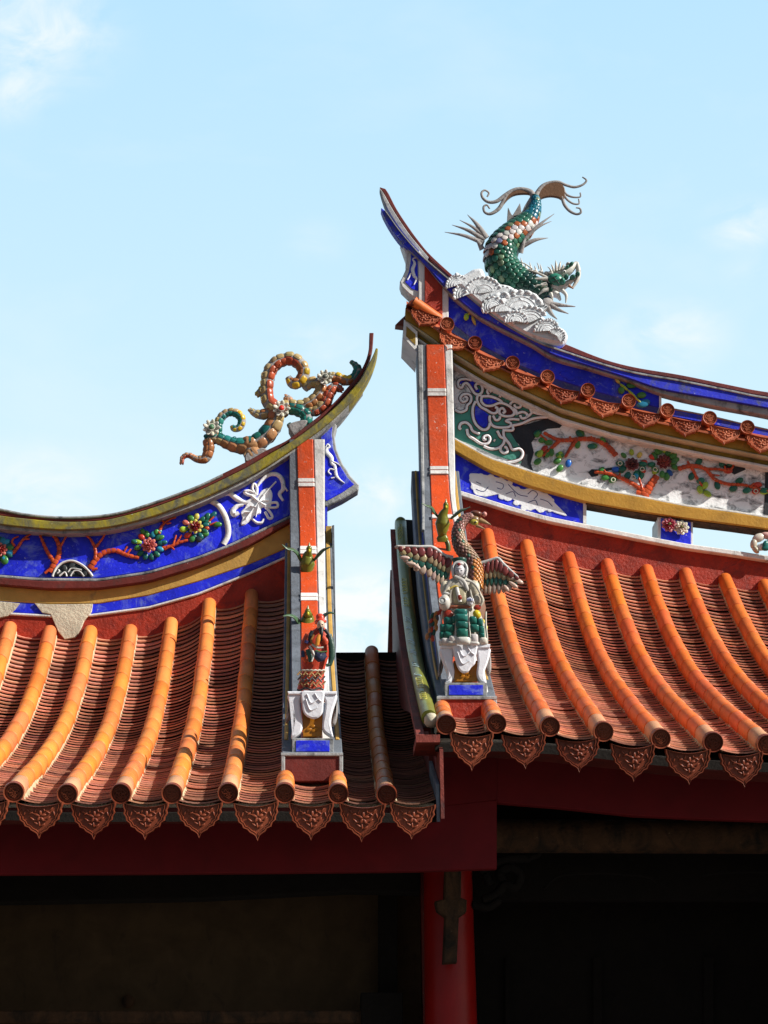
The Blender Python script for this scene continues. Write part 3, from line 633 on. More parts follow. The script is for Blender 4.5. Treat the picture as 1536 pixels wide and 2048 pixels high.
mb = MB(); mb.prism([(663.5, 1051), (668.5, 1050), (672, 1290), (667, 1290)], 14.60, .2, bev=.003); mb.build('edge_slab', M['slate'], ribL)
def endbox(px0, px1, py0, py1, ped, Y, parent, redm, d=.34):
    mb = MB(); frame_w = 4
    mb.prism([(px0, py1), (px1, py1), (px1, py0), (px0, py0)], Y, d, bev=.006); b = mb.build('ridge_end', M[redm], parent)
    mb = MB()
    P = [(px0-1, py0-1), (px1+1, py0-1), (px1+1, py0+6), (px0-1, py0+6)]; mb.prism(P, Y-.012, d+.05, bev=.004)
    for xa_, xb_ in ((px0-1, px0+7), (px1-7, px1+1)): mb.prism([(xa_, py1), (xb_, py1), (xb_, py0+6.1), (xa_, py0+6.1)], Y-.010, d+.04, bev=.004)
    mb.build('end_frame', M['grey'], b)
    a0, a1, b0, b1 = ped; Y2 = Y+.05
    mb = MB(); mb.prism([(a0, b1), (a1, b1), (a1, b0), (a0, b0)], Y2, .26, bev=.006); p = mb.build('pedestal', M['grey'], parent)
    mb = MB(); mb.prism([(a0+8, b1-3), (a1-8, b1-3), (a1-8, b0+5), (a0+8, b0+5)], Y2-.004, .02, bev=.002); mb.build('blue_inset', M['blue'], p)
    return b
endbox(563, 685, 1506, 1563, (584, 667, 1476, 1506), 11.84, ribL, 'red_dark')

# ---- eave boards, side flashing
YF = 12.02
mb = MB(); zb = U(450, 1745, YF).z
fp = [(-330, 1749), (0, 1748.5), (450, 1746), (840, 1742), (994, 1737)]
ft = [(-330, 1650), (994, 1640)]
mb.strip([(-330, 1612), (880, 1612), (994, 1600)], fp, YF, .07, -325, 993.5, bev=.004)
mb.build('fascia_board', M['fascia'], hallL)
mb = MB(); mb.strip([(-330, 1616), (879, 1614)], [(-330, 1636), (879, 1630)], YE+.05, .25, -325, 884); mb.build('eave_batten', M['red_dark'], hallL)
mb = MB(); mb.strip([(-330, 1607), (868, 1605)], [(-330, 1616), (868, 1614)], YE+.05, .2, -325, 868); mb.build('eave_mortar', M['cement'], hallL)
mb = MB(); zc = U(875, 1628, YE).z
def follow(R, X0, X1, y0, y1, zo0, zo1, parent, name, mat, n=24):
    mb = MB(); rings = []
    for y in np.linspace(y0, y1, n):
        z = R.z(X0, y); h = zo1(y) if callable(zo1) else zo1
        rings.append([Vector((X0, y, z+zo0)), Vector((X1, y, z+zo0)), Vector((X1, y, z+h)), Vector((X0, y, z+h))])
    mb.loft(rings, sm=False); return mb.build(name, M[mat], parent)
follow(RL2, Xend+.012, Xend+.03, YE-.02, 14.5, .06, -.15, hallL, 'side_flashing', 'slate')
follow(RL2, Xend+.035, Xend+.055, YE-.03, YE+.5, .26, -.13, hallL, 'side_flashing', 'brick')

# ================================================================ RIGHT HALL
XR = RR.X
for i, X in enumerate(XR):
    short = i < 2
    row = tile_row(RR, X, hallR, 3 if short else 16, YE+.42 if short else None, base=(.74, .165, .030))
    place(disc0, row, Vector((X, YE-.012, RR.z(X, YE)-.002)), rx=math.radians(20), ry=random.uniform(-.2, .2))
chR = []
for i in range(len(XR)-1):
    c = pan_column(RR, XR[i], XR[i+1], hallR, YE, YE+.5 if i == 0 else YR); drip(RR, (XR[i]+XR[i+1])/2, c, drip0); chR.append(c)
deck(RR, np.linspace(XR[0]-.06, XR[-1], 22), YE+.03, YR+.2, hallR)
mb = MB(); zr = RR.z(XR[4], YR); xa, xb = XY(834, YE), XR[-1]
mb.add([(xa, YR+.35, zr), (xb, YR+.35, zr), (xb, YR+4, zr-1.7), (xa, YR+4, zr-1.7)], [(0, 1, 2, 3)], sm=False)
mb.add([(xa, YR+.35, zr-.1), (xb, YR+.35, zr-.1), (xb, YR+4, zr-1.8), (xa, YR+4, zr-1.8)], [(0, 1, 2, 3)], sm=False)
mb.build('rear_slope', M['brick'], hallR)
# verge: green glazed roll, brick edge, barge wall
Xg = XY(861, YE, 1460); pts, _ = RR.path(Xg, 30, YE+.13, YR)
mb = MB(); mb.sweep([p+Vector((0, 0, .01)) for p in pts]+[pts[-1]+Vector((0, .02, -.05))], .046, n=16, nrm=Vector((0, 0, 1)))
mb.blob(pts[-1]+Vector((0, 0, .01)), (.046, 0, 0), (0, .046, 0), (0, 0, .05), (.5,)*3, 16, 8)
vg = mb.build('verge_roll', M['greenpipe'], hallR)
mb = MB(); mb.blob(pts[0]+Vector((.012, 0, -.005)), (.045, 0, 0), (0, .05, 0), (0, 0, .045), (.5,)*3, 9, 5); mb.build('mortar_plug', M['cement'], vg)
mb = MB()   # painted scrawls on the roll
def onroll(t, a):
    i = t*29.99; k = int(i); p = pts[k].lerp(pts[min(k+1, 30)], i-k)+Vector((0, 0, .01)); tt = (pts[min(k+1, 30)]-pts[k]).normalized(); nn = Vector((1, 0, 0)).cross(tt)
    return p+Vector((1, 0, 0))*math.cos(a)*.0465+nn*math.sin(a)*.0465
for t0, n_, colr in ((.93, 3, 1), (.86, 2, 1), (.70, 5, 1), (.64, 3, 1), (.16, 5, 1), (.08, 4, 1), (.52, 1, 0), (.44, 2, 0), (.38, 2, 0), (.30, 2, 0), (.24, 1, 0), (.56, 2, 0)):
    q = []
    for k in range(n_*6+1):
        u = k/6; q.append(onroll(min(.99, t0+.012*u+.012*math.sin(u*6.28+t0*9)), 1.9+.45*math.cos(u*6.28+t0*5)))
    mb = MB(); mb.sweep(smooth(q, 2), .0030 if colr else .0042, n=4, col=(.55, .50, .10) if colr else (.42, .55, .50), nrm=Vector((0, -.6, .8))); mb.build('painted_scrawl', M['ceramic'], vg)
Xb0, Xb1 = XY(833, YE, 1475), XY(849, YE, 1475)
follow(RR, Xb0, Xb1, YE-.02, YR+.02, -.055, -.10, hallR, 'brick_verge', 'brick')
follow(RR, Xb0+.004, Xg+.02, YE+.35, YR+.02, -.10, lambda y: -.12-.95*max(0, (y-12.2)/3.0)**1.2, hallR, 'barge_wall', 'red_dark')
mb = MB(); c0 = U(832, 1470, YE-.03); c1 = U(880, 1485, YE-.03); mb.box((c0.x, YE-.04, c1.z), (c1.x, YE+.35, c0.z+.0)); mb.build('verge_brick', M['brick'], hallR)
follow(RR, Xg+.024, Xg+.12, YE+.7, 13.4, -.125, -.92, hallR, 'gable_wall', 'red_dark'); follow(RR, Xg+.024, Xg+.12, 13.41, YR+.02, -.125, lambda y: -RR.z(Xg, y), hallR, 'gable_wall', 'red_dark')
# ---- ridge cap
tp = lambda hi, lo=.10: (lambda u: lo+(hi-lo)*min(1, max(0, (u-.06)/.22)))
RT = Z1([(62, 135), (100, 150), (165, 272), (250, 400), (310, 480), (370, 550), (500, 670), (700, 845), (860, 955), (1040, 1045), (1160, 1082)])+Z4([(860, 318), (1000, 355), (1180, 385), (1400, 430), (1536, 455)])+[(1700, 805), (1900, 825)]
RM = Z1([(60, 140), (84, 172), (146, 282), (232, 410), (300, 495), (360, 565), (490, 690), (690, 865), (850, 978), (1030, 1075), (1160, 1125)])+Z4([(860, 335), (1000, 372), (1190, 405), (1400, 448), (1536, 474)])+[(1700, 814), (1900, 834)]
RM2 = Z1([(70, 263), (92, 276), (128, 325), (178, 395), (275, 510), (345, 578), (480, 695), (685, 870), (845, 983), (1030, 1082), (1160, 1130)])+Z4([(860, 338), (1000, 375), (1190, 408), (1400, 451), (1536, 477)])+[(1700, 816), (1900, 836)]
RB = Z1([(68, 268), (82, 305), (130, 390), (190, 470), (260, 530), (340, 610), (450, 735), (600, 868), (700, 938), (860, 1020), (1000, 1090), (1130, 1165)])+Z4([(800, 345), (960, 395), (1100, 442), (1300, 478), (1536, 520)])+[(1700, 848), (1900, 868)]
RU = Z1([(190, 475), (262, 545), (345, 628), (450, 755), (600, 890), (700, 958), (860, 1042), (1000, 1112), (1130, 1190)])+Z4([(800, 358), (960, 408), (1100, 462), (1300, 508), (1536, 552)])+[(1700, 868), (1900, 888)]
mb = MB(); band(mb, RT, RM, YR-.02, tp(.18, .08), 110); capR = mb.build('ridge_cap', M['red_dark'], hallR)
mb = MB(); band(mb, RM[:6], Z1([(60, 150), (76, 200), (112, 280), (178, 385), (275, 505), (352, 580)]), YR-.03, lambda u: .07+.2*u, 60); mb.build('cap_edge', M['grey'], capR)
mb = MB(); band(mb, RM2, RB, YR-.08, tp(.16), 110); mb.build('cap_face', M['blue_cap'], capR)
mb = MB(); band(mb, RB[3:], RU, YR-.055, lambda u: .08, 100); mb.build('cap_underside', M['grey'], capR)
mb = MB(); band(mb, [(a, b-1) for a, b in RM2[1:]], [(a+.6, b+3) for a, b in RM2[1:]], YR-.092, .16, 110, bev=.003); mb.build('cap_edge', M['grey'], capR)
# ---- wing panel left of the pillar
wing = Z1([(188, 462), (222, 560), (220, 640), (198, 690), (184, 715), (195, 748), (240, 792), (300, 832), (322, 850), (328, 600), (260, 530)])
mb = MB(); mb.prism(wing, YR-.02, .15, bev=.008); wr = mb.build('wing_panel', M['white'], hallR)
mb = MB(); mb.prism(Z1([(250, 515), (292, 560), (296, 772), (258, 762), (215, 718), (240, 655), (252, 580)]), YR-.026, .02, bev=.003); mb.build('wing_field', M['blue'], wr)
mb = MB()
for q, a in (([(262, 580), (275, 605), (262, 640), (270, 680), (285, 700), (270, 735)], [.006, .012, .016, .014, .010, .004]), ([(250, 665), (240, 690), (230, 705)], .006), ([(262, 575), (280, 570)], .005)): ribbon(mb, Z1(q), YR-.030, a, .007)
mb.build('dragon_scroll', M['relief'], wr)
# ---- blue panel below the cap
RUx = [(a, b) for a, b in RU]
pb = Z4([(225, 150), (345, 250), (498, 335), (640, 392), (804, 445), (970, 490), (1127, 527), (1299, 560), (1452, 597)])+[(1700, 900), (1900, 930)]
mb = MB(); mb.strip(sh(RUx, -5), pb, YR, .32, 893, 1318); bpR = mb.build('ridge_panel', M['blue'], hallR)
mb = MB(); mb.strip(sh(RUx, -5), pb, YR-.012, .34, 1318.5, 1323); mb.strip(sh(RUx, -5), pb, YR-.012, .34, 884, 892.5, step=3); mb.build('panel_post', M['white'], bpR)
mb = MB(); mb.strip(sh(pb, -3), sh(pb, 12), YR+.0, .12, 1324, 1895); mb.build('blue_kerb', M['blue_cap'], bpR)
mb = MB(); mb.strip(sh(pb, -6), sh(pb, -3), YR-.01, .12, 1324, 1895); mb.build('kerb_edge', M['grey'], bpR)
for nm, pts in (('leaf', [(925, 410, 2.2, .03, .016, YEL), (950, 435, 2.4, .045, .014, LIME), (985, 465, 2.3, .06, .012, LIME), (1010, 490, 2.3, .04, .008, LIME), (982, 428, .1, .045, .026, G1), (940, 448, 1.4, .034, .028, G1), (1022, 468, .1, .04, .028, G1), (1030, 502, .4, .060, .034, CYAN)]),
                ('leaf', [(318, 118, 2.3, .020, .011, YEL), (310, 150, 1.4, .034, .022, LIME), (330, 125, 2.4, .045, .020, LIME), (340, 165, 1.9, .045, .014, YEL), (322, 137, .5, .02, .012, YEL)])):
    cluster(pts, Z4, YR-.016, bpR)
# painted faint clouds
mb = MB()
for x, y, a, b in ((715, 385, .09, .05), (735, 398, .06, .04), (547, 335, .04, .03), (600, 345, .035, .02), (620, 368, .05, .018)): mb = MB(); petal(mb, *Z4([(x, y)])[0], YR-.001, R_(-.3, .3), a*.6, b*.6, (.05, .09, .55), .003); mb.build('painted_cloud', M['blue'], bpR)
# ---- cornice with its own small tiles
C0 = Z4([(62, 196), (110, 226), (170, 268), (225, 310), (400, 415), (560, 490), (700, 555), (900, 615), (1100, 660), (1300, 702), (1536, 748)])+[(1700, 950), (1900, 978)]
YC = YR-.15
corn = None
for name, a, b, Y, mat in (('cornice', -42, -17, YC+.0, 'yellow'), ('cornice_line', -17, -13, YC-.012, 'mortar'), ('cornice_soffit', -13, 2, YC+.07, 'olive'), ('cornice_foot', 2, 8, YC+.05, 'white')):  # olive strip carries painted shade under the cornice
    mb = MB(); mb.strip(sh(C0, a), sh(C0, b), Y, YR-Y+.15, 811 if b < 0 else 836, 1895, step=12)
    o = mb.build(name, M[mat], corn or hallR)
    if corn is None: corn = o
mb = MB(); mb.prism([(808, 638), (835, 662), (835, 706), (806, 676)], YC-.01, .42, bev=.008); mb.build('cornice_end', M['white'], corn)
mb = MB(); mb.prism([(813, 652), (831, 668), (831, 690), (812, 672)], YC-.014, .02, bev=.002); mb.build('cornice_inset', M['olive'], corn)
dc = Z4([(232, 180), (345, 257), (498, 338), (640, 394), (804, 448), (970, 492), (1127, 530), (1299, 562), (1452, 599)])+[(1575, 873), (1655, 888), (1735, 900)]
for i, (x, y) in enumerate(dc):
    Y = YC-.055; p = U(x, y, Y); mb = MB()
    mb.sweep([p+Vector((0, .0, 0)), p+Vector((0, .10, .008)), p+Vector((0, .20, .02))], .046, n=14, nrm=Vector((0, 0, 1)), col=jit(ORANGE, .15))
    o = mb.build('cornice_tile', M['tube'], corn)
for i, (x, y) in enumerate(dc):
    p = U(x, y, YC-.055); place(disc1, corn, p+Vector((0, -.002, 0)), rx=math.radians(4), ry=R_(-.3, .3), sc=(.98, 1, .98))
dp = Z4([(150, 118), (265, 218), (405, 300), (555, 372), (710, 430), (875, 482), (1040, 525), (1205, 558), (1365, 590), (1512, 625)])+[(1615, 890), (1695, 905)]
sl = [-.50, -.52, -.40, -.32, -.25, -.2, -.18, -.15, -.18, -.2, -.16, -.16]
for (x, y), s_ in zip(dp, sl):
    p = U(x, y+4, YC-.05); place(drip1, corn, p, rx=math.radians(-8), ry=-s_*.9 if s_ < -.3 else -s_, sc=(.96, 1, .78))
mb = MB()   # sloped tile bed of the cornice
R = []
for x in np.linspace(813, 1895, 90):
    y = interp(C0, x)-42
    a = U(x, y+1, YC-.05); b = U(x, y-14, YR-.005); R.append([a, b, b-Vector((0, 0, .04)), a-Vector((0, 0, .015))])
mb.loft(R, sm=False); mb.build('cornice_bed', M['disc_ridge'], corn)
mb = MB(); p = U(826, 603, YC-.05); q = U(879, 640, YC+.02); mb.sweep([p, q], .045, n=14, nrm=Vector((0, -1, 0)), col=jit(ORANGE, .1)); mb.build('cornice_tile', M['tube'], corn)
mb = MB(); mb.prism(Z1([(155, 980), (190, 945), (240, 900), (262, 905), (250, 940), (215, 988)]), YC+.05, .10, bev=.01); mb.prism(Z1([(222, 858), (250, 828), (300, 815), (305, 828), (270, 862)]), YC-.08, .1, bev=.01); mb.build('corner_horn', M['disc'], corn)
# ---- painted panel
pt = sh(C0, 6)
pbm = Z4([(258, 645), (400, 725), (600, 790), (800, 845), (1000, 880), (1200, 920), (1400, 945), (1536, 968)])+[(1700, 1058), (1900, 1085)]
mb = MB(); mb.strip(pt, pbm, YR, .15, 905, 1895); pp_ = mb.build('painted_panel', M['plaster'], hallR)
mb = MB(); mb.prism(Z4([(262, 352), (300, 345), (420, 418), (560, 488), (655, 532), (640, 552), (560, 575), (500, 590), (490, 620), (520, 668), (545, 700), (530, 745), (430, 712), (330, 668), (259, 640)]), YR-.008, .02, bev=.003); mb.build('green_field', M['greenfield'], pp_)
mb = MB(); mb.prism(Z4([(262, 352), (330, 368), (360, 400), (330, 430), (335, 500), (290, 545), (258, 520)]), YR-.011, .02, bev=.003); mb.build('pale_field', M['plaster'], pp_)
mb = MB(); mb.prism(Z4([(655, 535), (720, 566), (690, 600), (640, 604), (600, 625), (575, 660), (585, 700), (572, 745), (582, 775), (530, 752), (547, 700), (522, 665), (480, 632), (495, 600), (570, 582), (640, 560)]), YR-.006, .02, bev=.003)
mb.build('black_field', M['black'], pp_); mb = MB(); mb.prism(Z4([(1340, 730), (1400, 725), (1440, 745), (1445, 770), (1400, 790), (1370, 770), (1340, 755)]), YR-.006, .02, bev=.003)
mb.build('black_field', M['black'], pp_); mb = MB(); mb.prism(Z4([(805, 780), (820, 768), (850, 770), (905, 760), (910, 770), (850, 782), (845, 795), (820, 800)]), YR-.006, .02, bev=.003); mb.build('black_field', M['black'], pp_); mb = MB(); mb.prism([(1531, 940), (1560, 900), (1580, 960), (1560, 1035), (1528, 1028)], YR-.006, .02, bev=.003); mb.build('black_field', M['black'], pp_)
for pts in ([(300, 480), (350, 500), (460, 590), (475, 690), (400, 745), (335, 700), (290, 600)], [(380, 400), (500, 400), (580, 440), (500, 470), (430, 470), (380, 430)], [(105, 210), (150, 180), (250, 190), (300, 180), (370, 190), (340, 220), (300, 240), (350, 290), (340, 325), (290, 310), (240, 245), (190, 200), (130, 230)]):
    mb = MB(); mb.prism(zoomer(900, 730, 5.908)(pts), YR-.0115, .02, bev=.002); mb.build('blue_field', M['blue'], pp_)
mb = MB(); mb.prism(zoomer(900, 730, 5.908)([(350, 400), (380, 470), (470, 500), (560, 470), (650, 490), (720, 520), (750, 560), (700, 590), (600, 570), (500, 555), (420, 520), (350, 470)]), YR-.0117, .02, bev=.002); mb.build('brown_field', M['red_dark'], pp_)
Z5 = zoomer(900, 730, 5.908)
curls = [[(250, 180), (180, 165), (115, 175), (90, 215), (105, 260), (140, 265), (160, 225), (200, 215), (240, 260), (285, 330), (330, 350), (370, 330), (385, 280), (365, 230), (320, 220), (300, 250), (320, 290)],
         [(60, 530), (120, 555), (190, 530), (200, 480), (240, 440), (250, 380), (215, 345), (150, 350), (120, 395), (150, 435), (195, 420), (200, 385), (170, 375)], [(300, 430), (270, 500), (270, 600), (300, 690), (360, 750), (410, 765), (455, 740), (470, 690)],
         [(375, 360), (330, 360), (320, 420), (360, 490), (430, 530), (500, 570), (550, 560), (560, 510), (530, 500)], [(375, 370), (370, 430), (420, 480), (500, 480), (580, 450), (650, 460), (720, 500), (760, 560), (730, 600), (650, 605), (590, 580), (585, 530), (620, 510), (650, 550), (620, 570)],
         [(380, 370), (470, 370), (560, 400), (620, 440)], [(460, 350), (440, 310), (470, 270), (540, 270), (590, 320), (590, 380)], [(470, 320), (500, 300), (530, 325)], [(710, 470), (730, 440), (790, 430), (835, 460), (825, 500), (780, 500), (760, 470)],
         [(740, 510), (780, 540), (790, 590)], [(800, 570), (860, 555), (910, 580), (900, 620), (850, 630), (830, 595)], [(900, 620), (960, 570), (950, 520), (960, 490), (1010, 490), (1030, 530), (990, 540)],
         [(970, 555), (1060, 580), (1150, 590), (1190, 560)], [(1190, 560), (1170, 610), (1060, 620), (960, 640), (850, 690), (740, 715)], [(960, 480), (1060, 510), (1150, 540), (1190, 560)],
         [(470, 600), (470, 660), (510, 720), (600, 740), (700, 730), (720, 690), (660, 660), (730, 640), (820, 645)], [(510, 600), (540, 650), (580, 640), (590, 610)], [(130, 760), (110, 740), (130, 690), (190, 680), (240, 720), (270, 780), (350, 815)],
         [(200, 760), (220, 830), (290, 880), (370, 930), (440, 930), (475, 880), (450, 835), (400, 850), (400, 885), (430, 880)], [(560, 780), (600, 850), (640, 870), (630, 930), (570, 980), (480, 990), (400, 960)], [(520, 885), (535, 895)],
         [(620, 770), (740, 770), (735, 715)], [(630, 780), (640, 850), (700, 930), (740, 1000), (820, 990), (860, 1040), (830, 1110), (760, 1140), (680, 1150)], [(600, 960), (600, 1010), (640, 1040), (680, 1020), (665, 975), (640, 970)]]
for w_, d_, mat, nm, Y in ((.0165, .010, 'red_dark', 'cloud_outline', YR-.012), (.0115, .012, 'relief', 'cloud_scroll', YR-.017)):
    mb = MB()
    for c in curls: ribbon(mb, Z5(c), Y, w_, d_, k=4)
    mb.build(nm, M[mat], pp_)
# flower spray
mb = MB(); Y0 = YR-.016
for pts, a, b in (([(1030, 878), (1055, 840), (1085, 795)], .040, .026), ([(1035, 860), (990, 830), (930, 800), (880, 785), (830, 780)], .022, .012), ([(1000, 862), (1040, 868)], .02, .02), ([(1025, 850), (1010, 800)], .012, .008),
                  ([(920, 715), (900, 690), (870, 665), (830, 648), (780, 645), (730, 650), (680, 648), (625, 620)], .024, .014), ([(760, 650), (735, 680), (712, 720)], .018, .010), ([(690, 650), (660, 680), (620, 715)], .018, .009), ([(730, 635), (740, 660)], .01, .006), ([(640, 655), (610, 628)], .01, .006),
                  ([(1170, 768), (1220, 755), (1280, 765), (1320, 810), (1380, 830), (1440, 832), (1500, 850), (1560, 862)], .020, .010), ([(1225, 758), (1245, 800), (1275, 845)], .015, .009), ([(1280, 768), (1330, 768), (1380, 775), (1400, 745)], .014, .008), ([(1208, 735), (1220, 755)], .01, .006), ([(1360, 755), (1365, 785)], .008, .005), ([(1300, 790), (1340, 795)], .008, .005), ([(1460, 845), (1480, 825)], .01, .006),
                  ([(815, 635), (830, 655)], .010, .006), ([(890, 700), (905, 680)], .010, .006), ([(880, 790), (870, 772)], .009, .005), ([(930, 805), (935, 785)], .009, .005)):
    mb = MB(); branch(mb, Z4(pts), Y0, a, b); mb.build('coral_branch', M['ceramic'], pp_)
Lf = lambda l, c: [(x, y, an, .036, .025, c) for x, y, an in l]
cluster(Lf([(600, 625, 1), (620, 650, .3), (645, 660, 0), (775, 622, 2.5), (865, 655, 2), (762, 668, 1.5), (640, 705, 1.3), (605, 705, .3), (600, 738, .6), (690, 712, 0), (680, 735, .5), (690, 765, .8), (655, 700, 1.5), (825, 675, 0), (875, 802, .2), (905, 812, .4), (860, 775, 1)], G1)
        + Lf([(600, 622, .4), (770, 625, 2.5), (820, 676, 0), (1255, 738, .8), (1225, 798, 1.2), (1262, 815, .3), (1330, 835, 1.8), (1395, 848, .3), (1450, 855, .4), (1385, 745, .5), (1350, 745, 1.2), (1520, 855, 0), (1420, 815, .5)], G2)
        + Lf([(1260, 852, 1.8), (1280, 835, 1), (1290, 868, -.6), (690, 712, 1.2), (610, 706, 1), (1520, 860, 0)], LIME)+Lf([(725, 745, 1.3), (918, 770, 0)], (.02, .12, .5))+Lf([(628, 687, 1), (1495, 832, 0), (1487, 858, .3), (1375, 775, 0)], REDC), Z4, YR-.012, pp_)
cluster(around(983, 750, 50, [REDC, YEL, LIME, G1, (.35, .03, .02), G2, TEAL, CYAN], 9, .028)+Lf([(935, 745, 0), (965, 795, 1), (1025, 770, .5), (1020, 795, 1), (945, 768, .5), (1000, 790, 1.2), (1027, 748, 0)], G2), Z4, YR-.010, pp_)
cluster(around(1112, 740, 50, [G1, YEL, LIME, G1, REDC, G2, LIME, G1, (.02, .10, .45)], 10, .032)+Lf([(1098, 690, 1.5), (1130, 700, 1.2), (1125, 798, 1.4), (1150, 740, 0), (1150, 715, .5), (1075, 715, 2), (1078, 770, 2.4)], G1), Z4, YR-.010, pp_)
mb = MB()
for x, y in ((935, 745), (988, 802), (907, 812), (1487, 858), (1025, 768), (1078, 770)):
    mb = MB(); p = U(*Z4([(x, y)])[0], YR-.028); ring(mb, 0, 0, .016, .004, 0, 14, (.6, .62, .5)); k = 15*6
    for i in range(len(mb.v)-k, len(mb.v)): v = mb.v[i]; mb.v[i] = (v[0]+p.x, v[1]+p.y, v[2]+p.z)
    mb.build('cup_rim', M['ceramic'], pp_)
for (x, y), r, o_, i_ in (((983, 750), .056, (.16, .035, .035), (.08, .02, .02)), ((1112, 740), .060, (.13, .012, .012), (.22, .04, .03))):
    mb = MB(); flower(mb, *Z4([(x, y)])[0], YR-.024, r, o_, i_, None, 9); mb.build('mosaic_flower', M['ceramic'], pp_)
# ---- yellow ledge, cloud panel, white ledge, red wall, block
yb = Z4([(258, 690), (400, 772), (560, 835), (800, 902), (1000, 938), (1200, 968), (1400, 993), (1536, 1012)])+[(1700, 1082), (1900, 1110)]
mb = MB(); mb.strip(pbm, yb, YR-.06, .20, 904, 1895); yl = mb.build('yellow_ledge', M['yellow'], hallR)
mb = MB(); mb.strip(sh(pbm, -4), pbm, YR-.045, .18, 904, 1895, bev=.003); mb.build('ledge_line', M['white'], yl)
mb = MB(); mb.strip(yb, sh(yb, 4), YR-.035, .15, 1172, 1895, bev=.003); mb.build('ledge_underside', M['log'], yl)
wt = Z4([(262, 848), (500, 922), (640, 960), (790, 990), (1000, 1032), (1200, 1070), (1400, 1098), (1536, 1120)])+[(1700, 1132), (1900, 1155)]
mb = MB(); mb.strip(sh(yb, 0), wt, YR, .30, 908, 1166); cp = mb.build('cloud_panel', M['blue'], hallR)
mb = MB(); mb.strip(yb, wt, YR-.012, .33, 1166.5, 1173); mb.build('panel_post', M['white'], cp)
mb = MB(); mb.prism([(p.x, p.y) for p in smooth([Vector((a, b, 0)) for a, b in Z4([(322, 792), (345, 785), (380, 790), (430, 800), (470, 812), (500, 835), (540, 850), (575, 845), (620, 862), (655, 880), (670, 905), (700, 935), (718, 958), (680, 948), (640, 935), (610, 945), (590, 930), (560, 935), (500, 890), (470, 895), (440, 870), (400, 878), (350, 872), (335, 845)])], 3, True)], YR-.006, .02, bev=.003)

for x, y, r in ((338, 812, 16), (345, 840, 17), (362, 860, 15), (390, 868, 16), (370, 795, 12), (420, 862, 16), (410, 800, 14), (450, 812, 14), (455, 880, 15), (485, 825, 14), (482, 888, 13), (515, 850, 14), (515, 905, 14), (545, 925, 14), (560, 858, 14), (590, 860, 15), (580, 920, 14), (615, 935, 12), (630, 875, 13), (655, 895, 12), (650, 935, 10)):
    (px, py), = Z4([(x, y)]); petal(mb, px, py, YR-.0045, R_(-.3, .3), r*1.15*.0018, r*.9*.0018, (.5,)*3, .002)
mb.build('painted_cloud', M['relief'], cp)
mb = MB()
for q in ([(350, 850), (380, 860), (400, 840)], [(430, 820), (460, 830), (455, 850), (435, 845)], [(470, 870), (500, 860), (510, 880)], [(560, 870), (580, 855), (600, 870), (585, 890)], [(560, 905), (590, 895), (600, 915)], [(480, 830), (520, 870), (560, 880)], [(350, 820), (370, 830)], [(610, 890), (640, 900), (660, 920)]): ribbon(mb, Z4(q), YR-.0065, .003, .002, (.05, .06, .2), 4, 3)
mb.build('cloud_lines', M['ceramic'], cp)
mb = MB(); mb.strip(wt, sh(wt, 10), YR-.05, .22, 909, 1895); wl2 = mb.build('white_ledge', M['white'], hallR)
mb = MB(); mb.strip(sh(wt, 10), [(900, 1180), (1200, 1190), (1900, 1300)], YR+.010, .30, 909, 1895); mb.build('red_wall', M['red'], hallR)
mb = MB(); mb.prism([(1316, 1032), (1316, 1088), (1386, 1098), (1386, 1040)][::-1], YR-.01, .30, bev=.005); bk = mb.build('opening_block', M['white'], hallR)
mb = MB(); mb.prism([(1322, 1036), (1322, 1084), (1382, 1092), (1382, 1044)][::-1], YR-.016, .02, bev=.003); mb.build('block_face', M['blue'], bk)
for x, y, o_, i_ in ((1338, 1050, (.45, .16, .18), (.25, .02, .04)), (1362, 1056, (.65, .63, .52), (.6, .5, .4))):
    mb = MB(); flower(mb, x, y, YR-.03, .062, o_, i_, (.15, .16, .05), 9); mb.build('mosaic_flower', M['ceramic'], bk)
# ---- pillar and descending gable ridge
pR0 = [(512, 15.08), (600, 15.08), (700, 15.08)]
def pil(rows_, name, mat, th=.22, lift=0, par=None):
    mb = MB(); ribband(mb, rows_, th, lift); return mb.build(name, M[mat], par or hallR)
mb = MB(); mb.prism([(837, 662), (897, 662), (897, 578), (837, 500)], 15.16, .22, bev=.006); pillar = mb.build('pillar', M['white'], hallR)
mb = MB(); mb.prism([(850, 660), (885, 660), (885, 562), (849, 515)], 15.148, .04, bev=.004); mb.build('red_strip', M['red'], pillar)
pR = [(690, 14.98), (760, 14.98), (850, 14.97), (940, 14.90), (1000, 14.74), (1060, 14.40), (1120, 13.95), (1180, 13.5), (1240, 13.1), (1300, 12.65), (1360, 12.2), (1388, 11.98)]
gl = [(690, 834), (850, 839), (1000, 842), (1100, 850), (1200, 860), (1388, 885)]; gr = [(690, 905), (850, 909), (1000, 912), (1388, 978)]
ol = [(690, 852), (800, 855), (980, 861), (1100, 866), (1200, 876), (1388, 905)]; orr = [(690, 888), (800, 892), (980, 897), (1388, 958)]
ribR = pil(rows(pR, gl, gr), 'gable_ridge', 'slate', .26)
pil(rows(pR, ol, orr), 'red_strip', 'orange', .02, .008, ribR)
pil(rows(pR, [(p, x+1.2) for p, x in orr], [(p, x-1) for p, x in gr]), 'white_strip', 'white', .02, .006, ribR)
pil(rows(pR[:6], [(690, 835), (1000, 843)], [(690, 845), (1000, 849)]), 'grey_strip', 'grey', .02, .006, ribR)
mb = MB()
